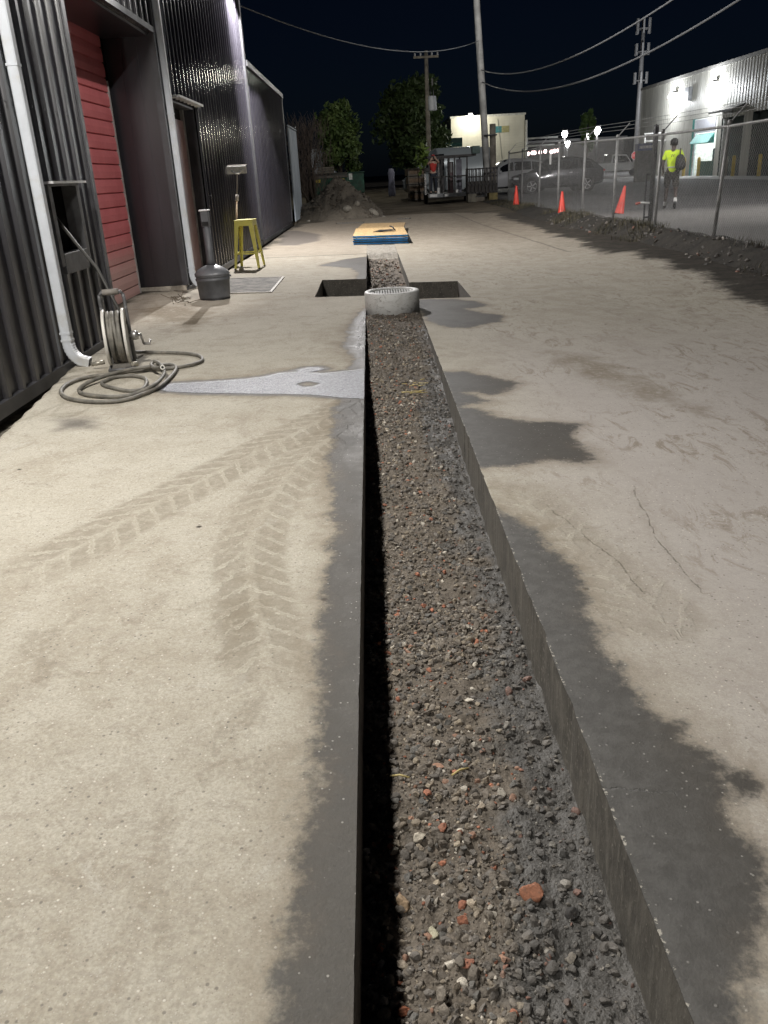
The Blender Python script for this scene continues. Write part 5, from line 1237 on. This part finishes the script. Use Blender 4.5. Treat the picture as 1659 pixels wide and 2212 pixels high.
while y < 35.6:
    for s in (1, -1):
        ya, yb = (y, y + 1.75) if s > 0 else (y + 1.75, y)
        pa = np.array([0, ya, zbot(ya)]); pb = np.array([0, yb, ztop(yb) - .02])
        ts = [0, 1]; lo, hi = 0., 1.
        for yy in (8.2, 35.6):
            if (pa[1] - yy)*(pb[1] - yy) < 0:
                tt = (yy - pa[1])/(pb[1] - pa[1])
                if yy == 8.2: lo, hi = (tt, 1.) if pb[1] > pa[1] else (0., tt)
                else: lo, hi = (0., tt) if pb[1] > pa[1] else (tt, 1.)
        if max(pa[1], pb[1]) < 8.2 or min(pa[1], pb[1]) > 35.6: continue
        A_ = pa + (pb - pa)*lo; B_ = pa + (pb - pa)*hi
        A_[0] = lnx(A_[1], A_[2]) - .024*s*0 - .022; B_[0] = lnx(B_[1], B_[2]) - .022
        m.tube([A_, B_], .0016, 3, False)
    y += pit
m.build('wire_mesh', mat('mesh_wire', (.40, .40, .39), .5, .2), cf, True)
tg = MB().cbox((fx - .03, 27.3, 1.62), (.012, .22, .30)).build('tag_plate', WTB, cf, True)
q = on_z(1404, 481, LOTZ); t = thing('gate_post', 'thick black gate post just behind the grey fence posts', 'post', (q[0], q[1], LOTZ))
MB().lathe([(.055, -.1), (.055, 1.92), (.045, 1.97), (0, 2.0)], 16).build('post', BLK, t); m = MB(); m.box(-.16, -.13, -.02, .02, .05, 1.0); m.box(-.16, -.06, -.02, .02, .98, 1.02); m.box(-.16, -.06, -.02, .02, .1, .14); m.build('hinge_frame', BLK, t)
m = MB(); m.tube([(-.06, -.05, .42), (-.26, -.05, .43)], .022, 8); m.build('latch_handle', WTB, t); MB().tube([(-.262, -.05, .43), (-.36, -.05, .41)], .026, 8).build('latch_tip', mat('latch_red', (.45, .09, .06), .5), t)

# ---- traffic cones
CONE = mat('cone_orange', (.72, .055, .03), .45, var=.12, sc=5, dirt=(.3, .05, .03))
def cone(u, v, z, label, tilt=(0, 0)):
    q = on_z(u, v, z); t = thing('traffic_cone', label, 'traffic cone', (q[0], q[1], z), 0, None)
    t.rotation_euler = (*tilt, 0)
    MB().lathe([(.135, .024), (.118, .05), (.033, .69), (.026, .71), (.0, .711)], 24).build('cone', CONE, t)
    m = MB(); m.cbox((0, 0, .012), (.36, .36, .024)); m.build('base', mat('cone_base', (.10, .03, .025), .6), t, bevel=.008)
    MB().lathe([(.035, .705), (.031, .714), (.022, .7145)], 16).build('rim', CONE, t)
cone(1115, 446, .11, 'farthest and shiniest orange traffic cone, left end of the bank')
cone(1213, 471, .03, 'middle orange traffic cone at the foot of the weedy bank')
cone(1337, 463, LOTZ - .01, 'leaning orange traffic cone behind the fence near the gate post', (0, R(10)))

# ==================================================================================================
# PEOPLE
# ==================================================================================================
def skin(name, J, E_, m, parent, sub=2):
    """one continuous surface grown around a skeleton"""
    names = list(J); me = bpy.data.meshes.new(name + '_rig'); me.from_pydata([J[n][0] for n in names], [(names.index(a), names.index(b)) for a, b in E_], [])
    o = bpy.data.objects.new(name, me); COL.objects.link(o)
    md = o.modifiers.new('skin', 'SKIN'); md.use_smooth_shade = True
    sd = o.modifiers.new('sub', 'SUBSURF'); sd.levels = sub; sd.render_levels = sub
    for i, n in enumerate(names):
        r_ = J[n][1]; me.skin_vertices[0].data[i].radius = (r_, r_) if not isinstance(r_, tuple) else r_
        me.skin_vertices[0].data[i].use_root = (i == 0)
    dg = bpy.context.evaluated_depsgraph_get(); dg.update(); new = bpy.data.meshes.new_from_object(o.evaluated_get(dg)); bpy.data.objects.remove(o); bpy.data.meshes.remove(me)
    new.materials.clear(); new.polygons.foreach_set('use_smooth', [True]*len(new.polygons)); return link(name, new, m, parent)
def hand_joints(J, E_, side, wrist, d, up, curl=.5):
    d = Vector(d).normalized(); up = Vector(up).normalized(); sd = d.cross(up).normalized(); w = Vector(wrist)
    J[side + 'palm'] = (w + d*.07, (.022, .035)); E_.append((side + 'wr', side + 'palm'))
    for k, (o_, l) in enumerate(((-.030, .075), (-.010, .088), (.010, .082), (.030, .065))):
        a = w + d*.085 + sd*o_; b = a + d*l*.5 - up*l*.15*curl; c = b + d*l*.35 - up*l*.5*curl
        for nm, q, r_ in (('a', a, .0105), ('b', b, .0095), ('c', c, .008)): J[f'{side}f{k}{nm}'] = (q, r_)
        E_ += [(side + 'palm', f'{side}f{k}a'), (f'{side}f{k}a', f'{side}f{k}b'), (f'{side}f{k}b', f'{side}f{k}c')]
    a = w + d*.03 - sd*.036; b = a + d*.035 - sd*.022 - up*.012; J[side + 'ta'] = (a, .013); J[side + 'tb'] = (b, .010); E_ += [(side + 'wr', side + 'ta'), (side + 'ta', side + 'tb')]
SKINM = mat('skin', (.06, .040, .032), .55, var=.08, sc=12); HAIR = mat('hair_black', (.012, .011, .011), .7)
def figure(t, pose, hands, skinm):
    J = {'pel': (pose['pel'], .125), 'wai': (pose['wai'], .118), 'che': (pose['che'], .145), 'nb': (pose['nb'], .06), 'nk': (pose['nk'], .055), 'hd': (pose['hd'], .088), 'ht': (pose['ht'], .082)}
    E_ = [('pel', 'wai'), ('wai', 'che'), ('che', 'nb'), ('nb', 'nk'), ('nk', 'hd'), ('hd', 'ht')]
    for s in 'LR':
        J[s+'sh'] = (pose[s+'sh'], .062); J[s+'el'] = (pose[s+'el'], .042); J[s+'wr'] = (pose[s+'wr'], .028)
        J[s+'hi'] = (pose[s+'hi'], .095); J[s+'kn'] = (pose[s+'kn'], .058); J[s+'an'] = (pose[s+'an'], .038); J[s+'to'] = (pose[s+'to'], .032)
        E_ += [('che', s+'sh'), (s+'sh', s+'el'), (s+'el', s+'wr'), ('pel', s+'hi'), (s+'hi', s+'kn'), (s+'kn', s+'an'), (s+'an', s+'to')]
        hand_joints(J, E_, s, pose[s+'wr'], hands[s][0], hands[s][1])
    return skin('body', J, E_, skinm, t)
def face(t, hd, fwd):
    hd = Vector(hd); f = Vector(fwd).normalized(); sd = f.cross(Vector((0, 0, 1))).normalized()
    m = MB(); m.lathe([(0, -.02), (.012, -.016), (.016, 0), (.010, .028), (0, .035)], 8, Matrix.Translation(hd + f*.090 + Vector((0, 0, -.015)))); m.build('nose', SKINM, t)
    for s in (-1, 1):
        MB().lathe([(0, -.010), (.011, -.005), (.012, .004), (0, .010)], 8, Matrix.Translation(hd + f*.080 + sd*s*.032 + Vector((0, 0, .012)))).build('eye', HAIR, t)
        MB().lathe([(0, -.03), (.012, -.015), (.014, .01), (0, .03)], 8, Matrix.Translation(hd + sd*s*.088)).build('ear', SKINM, t)
    MB().cbox(hd + f*.082 + Vector((0, 0, -.048)), (.04, .04, .010)).build('mouth', mat('lips', (.22, .09, .08), .5), t)
# hi-vis walker, seen from behind
q = on_z(1446, 451, LOTZ)
pt = thing('person', 'person walking away behind the fence in a bright lime hi-vis top and dark shorts', 'person', (q[0], q[1], LOTZ + .005), R(-18))
P1 = dict(pel=(0, 0, .97), wai=(0, 0, 1.12), che=(0, .01, 1.34), nb=(0, .0, 1.50), nk=(0, .015, 1.55), hd=(0, .03, 1.65), ht=(0, .025, 1.715),
  Lsh=(-.19, 0, 1.44), Lel=(-.255, -.03, 1.17), Lwr=(-.235, .12, .97), Rsh=(.19, 0, 1.44), Rel=(.26, -.02, 1.18), Rwr=(.22, .16, 1.06),
  Lhi=(-.10, 0, .90), Lkn=(-.115, .07, .50), Lan=(-.13, .09, .085), Lto=(-.15, .22, .035), Rhi=(.10, 0, .90), Rkn=(.125, -.02, .50), Ran=(.13, -.24, .19), Rto=(.13, -.15, .045))
figure(pt, P1, {'L': ((0, .3, -1), (-1, 0, 0)), 'R': ((-.1, .6, -.6), (1, 0, 0))}, SKINM); face(pt, P1['hd'], (0, 1, 0))
HV = mat('hi_vis_lime', (.62, .86, .02), .6, var=.08, sc=5, bump=.01, bsc=9, emit=.03)  # faint emission stands in for the fabric throwing light back
jv = {'pel': ((0, 0, .90), .145), 'wai': ((0, 0, 1.08), .148), 'che': ((0, .005, 1.33), .168), 'nb': ((0, .0, 1.475), .078)}; ev = [('pel', 'wai'), ('wai', 'che'), ('che', 'nb')]
for s in 'LR':
    sh = np.array(P1[s+'sh']); el = np.array(P1[s+'el']); jv[s+'sh'] = (tuple(sh), .078); jv[s+'el'] = (tuple(sh*.25 + el*.75), .066); ev += [('che', s+'sh'), (s+'sh', s+'el')]
sh_ = skin('hi_vis_top', jv, ev, HV, pt)
STR = mat('reflective_tape', (.55, .56, .52), .35)
m = MB(); m.tube([(.166*1.05*math.cos(a), .162*1.02*math.sin(a), 1.07) for a in np.linspace(0, 2*math.pi, 25)[:-1]], .018, 5, closed=True); m.build('reflective_band', STR, sh_)
text('W', .11, (-.02, -.178, 1.36), (R(90), 0, 0), HAIR, sh_, 'back_print', .012)
SHT = mat('shorts_dark', (.035, .032, .028), .85, var=.2, sc=9)
js = {'pel': ((0, 0, .95), .14)}; es = []
for s in 'LR':
    hi = np.array(P1[s+'hi']); kn = np.array(P1[s+'kn']); js[s+'hi'] = (tuple(hi - [0, 0, .04]), .112); js[s+'m'] = (tuple(hi*.4 + kn*.6), .098); js[s+'kn'] = (tuple(hi*.06 + kn*.94), .086); es += [('pel', s+'hi'), (s+'hi', s+'m'), (s+'m', s+'kn')]
skin('shorts', js, es, SHT, pt)
for s in 'LR':
    an = np.array(P1[s+'an']); to = np.array(P1[s+'to']); kn = np.array(P1[s+'kn']); d = to - an; up_ = (kn - an)/np.linalg.norm(kn - an)
    MB().tube([an - up_*.01, an + up_*.10], [.046, .048], 12).build('sock', WTB, pt)
    heel = an - d*.35; heel[2] = max(an[2] - .035, .03) if s == 'L' else an[2] - .01
    skin('shoe', {'a': (tuple(heel), .045), 'b': (tuple((an + to)/2 - [0, 0, .0]), .048), 'c': (tuple(to + d*.35), .038)}, [('a', 'b'), ('b', 'c')], BLK, pt)
m = MB(); m.lathe([(.0, -.09), (.075, -.07), (.1, -.01), (.102, .03), (.085, .085), (.04, .115), (0, .12)], 20, Matrix.Translation((0, .018, 1.685))); m.build('hair', HAIR, pt)
bp = thing('backpack', 'black backpack slung off the right shoulder of the hi-vis walker', 'backpack', (q[0], q[1], LOTZ), R(-18))
m = MB(); 
skin('bag', {'a': ((.20, -.20, .98), .13), 'b': ((.20, -.21, 1.13), .165), 'c': ((.18, -.19, 1.30), .125), 'd': ((.17, -.17, 1.40), .07)}, [('a', 'b'), ('b', 'c'), ('c', 'd')], mat('backpack_black', (.014, .014, .015), .7, bump=.01, bsc=15), bp)
MB().tube([(.17, -.15, 1.40), (.18, -.06, 1.53), (.17, .10, 1.50), (.16, .17, 1.36)], .02, 6).build('shoulder_strap', BLK, bp)
MB().tube([(.17, -.18, 1.45), (.17, -.20, 1.50), (.17, -.16, 1.52)], .012, 6).build('grab_loop', BLK, bp)
# worker in red on the trailer
zr_ = zt_ + .445
p2 = thing('person', 'person in a red sleeveless top and dark trousers standing on the rack trailer', 'person', (3.02, 41.38, zr_), R(8))
P2_ = dict(pel=(0, 0, .93), wai=(0, .02, 1.08), che=(.02, .03, 1.28), nb=(.02, .03, 1.44), nk=(.025, .03, 1.49), hd=(.03, .03, 1.58), ht=(.03, .03, 1.64),
  Lsh=(-.17, .03, 1.38), Lel=(-.26, -.08, 1.30), Lwr=(-.12, -.17, 1.46), Rsh=(.20, .03, 1.38), Rel=(.28, -.08, 1.36), Rwr=(.13, -.16, 1.50),
  Lhi=(-.09, 0, .87), Lkn=(-.11, -.04, .48), Lan=(-.12, .0, .08), Lto=(-.13, -.12, .03), Rhi=(.09, 0, .87), Rkn=(.12, -.06, .48), Ran=(.11, .03, .08), Rto=(.12, -.1, .03))
SK2 = mat('skin_pale', (.50, .33, .25), .55, var=.08, sc=12)
figure(p2, P2_, {'L': ((.5, -.1, .8), (0, -1, 0)), 'R': ((-.5, -.1, .8), (0, -1, 0))}, SK2); face(p2, P2_['hd'], (0, -1, 0))
RD = mat('red_cloth', (.50, .045, .035), .8, var=.12)
skin('red_top', {'pel': ((0, 0, .90), .135), 'wai': ((0, .02, 1.08), .138), 'che': ((.02, .03, 1.28), .160), 'nb': ((.02, .03, 1.42), .07), 'L': ((-.15, .03, 1.385), .074), 'R': ((.18, .03, 1.385), .074)}, [('pel', 'wai'), ('wai', 'che'), ('che', 'nb'), ('che', 'L'), ('che', 'R')], RD, p2)
NV = mat('navy_trousers', (.028, .034, .048), .85, var=.15); js = {'pel': ((0, 0, .92), .132)}; es = []
for s in 'LR':
    hi, kn, an = (np.array(P2_[s+k]) for k in ('hi', 'kn', 'an')); js[s+'h'] = (tuple(hi - [0, 0, .03]), .107); js[s+'k'] = (tuple(kn), .074); js[s+'a'] = (tuple(an + [0, 0, .03]), .060); es += [('pel', s+'h'), (s+'h', s+'k'), (s+'k', s+'a')]
skin('trousers', js, es, NV, p2)
for s in 'LR':
    an, to = np.array(P2_[s+'an']), np.array(P2_[s+'to']); skin('boot', {'a': (tuple(an - [0, -.04, .03]), .048), 'b': (tuple((an + to)/2 - [0, 0, .01]), .046), 'c': (tuple(to + [0, -.07, .008]), .037)}, [('a', 'b'), ('b', 'c')], mat('boot_grey', (.08, .08, .085), .7), p2)
MB().lathe([(.0, -.03), (.088, -.015), (.098, .03), (.08, .085), (.04, .11), (0, .115)], 18, Matrix.Translation((.03, .045, 1.61))).build('red_cap', mat('cap_red', (.30, .03, .03), .7), p2)

# ==================================================================================================
# CAMERA, SKY, LIGHT
# ==================================================================================================
cam = bpy.data.cameras.new('camera'); co = bpy.data.objects.new('camera', cam); COL.objects.link(co); SC.camera = co
cam.sensor_fit = 'VERTICAL'; cam.sensor_height = 36; cam.lens = 36*F_/2212.; cam.clip_end = 4000; cam.clip_start = .05
mw = Matrix([[*CAMM[0], 0], [*CAMM[1], 0], [*CAMM[2], H_], [0, 0, 0, 1]]); co.matrix_world = mw

w = bpy.data.worlds.new('World'); SC.world = w; w.use_nodes = True; nt = w.node_tree
bg = nt.nodes['Background']; sky = nt.nodes.new('ShaderNodeTexSky'); sky.sky_type = 'NISHITA'; sky.sun_disc = False
sky.sun_elevation = R(28); sky.sun_rotation = R(200)
mx = nt.nodes.new('ShaderNodeMix'); mx.data_type = 'RGBA'; mx.blend_type = 'MULTIPLY'; mx.inputs[0].default_value = 1
mx.inputs[7].default_value = (.30, .45, .85, 1); nt.links.new(sky.outputs[0], mx.inputs[6]); nt.links.new(mx.outputs[2], bg.inputs['Color']); bg.inputs['Strength'].default_value = .0011
def lamp(kind, name, loc, power, col, size=.1, aim=None, cone=None, blend=.4):
    l = bpy.data.lights.new(name, kind); l.energy = power; l.color = col
    if kind != 'SUN': l.shadow_soft_size = size
    if kind == 'SPOT': l.spot_size = R(cone); l.spot_blend = blend
    o = bpy.data.objects.new(name, l); COL.objects.link(o); o.location = loc
    if aim is not None: o.rotation_euler = (Vector(aim) - Vector(loc)).to_track_quat('-Z', 'Y').to_euler()
    return o
WARM = (1., .965, .90); COOL = (.88, .93, 1.)
lamp('SPOT', 'yard_lamp_near', (-2.08, 3.6, 4.6), 1200, WARM, .24, (-1.5, 3.4, 0), 174, .2)
lamp('SPOT', 'yard_lamp_corner', (-2.36, 19.3, 5.7), 4100, (1., .97, .95), .05, (-1.2, 17.0, 0), 178, .08)
lamp('POINT', 'work_lamp', (-1.5, -1.3, 3.15), 260, WARM, .08)
lamp('SPOT', 'door_fill', (3.0, 4.0, 8.5), 3000, (1., .95, .90), .06, (-3.25, 10.55, 1.5), 25, .5)  # unseen spot added to light the red door alone
lamp('SPOT', 'lot_fill', (15, 14, 9), 7400, (1., .96, .93), .25, (13, 30, 0), 110, .9)  # invented lamp out of view, lifts the lot surface and the walker
lamp('POINT', 'white_building_lamp', (8.2, 69.4, 5.15), 300, (1., .97, .82), .2)
lamp('POINT', 'warehouse_lamp', (WHX - 1.3, 70.2, 5.6), 620, (.92, .96, 1.), .25)
lamp('POINT', 'warehouse_lamp', (WHX - 1.3, 62.2, 5.6), 620, (.92, .96, 1.), .25)
lamp('POINT', 'room_lamp', (WHX + 2.6, 64.6, 3.6), 800, (.95, 1., 1.), .3)
lamp('POINT', 'alley_lamp', (-4.6, 50, 5.5), 120, (.95, 1., .9), .2)
lamp('POINT', 'tree_fill', (3.0, 52, 7.), 260, (1., .97, .85), .3)  # added point light without a fixture, brightens the distant trees
lamp('POINT', 'pole_fill', (3.4, 36.5, 8.5), 330, (1., .98, .95), .2)  # extra unseen lamp that brightens the tall leaning pole
lamp('POINT', 'tower_fill', (34, 104, 8), 5200, (.95, .97, 1.), .4)  # no such lamp on site; added so the cell tower shows
SC.view_settings.view_transform = 'Standard'; SC.view_settings.look = 'None'; SC.view_settings.exposure = 0; SC.view_settings.gamma = 1
SC.render.engine = 'CYCLES'; SC.cycles.use_denoising = True
SC.cycles.max_bounces = 6; SC.cycles.sample_clamp_indirect = 6.
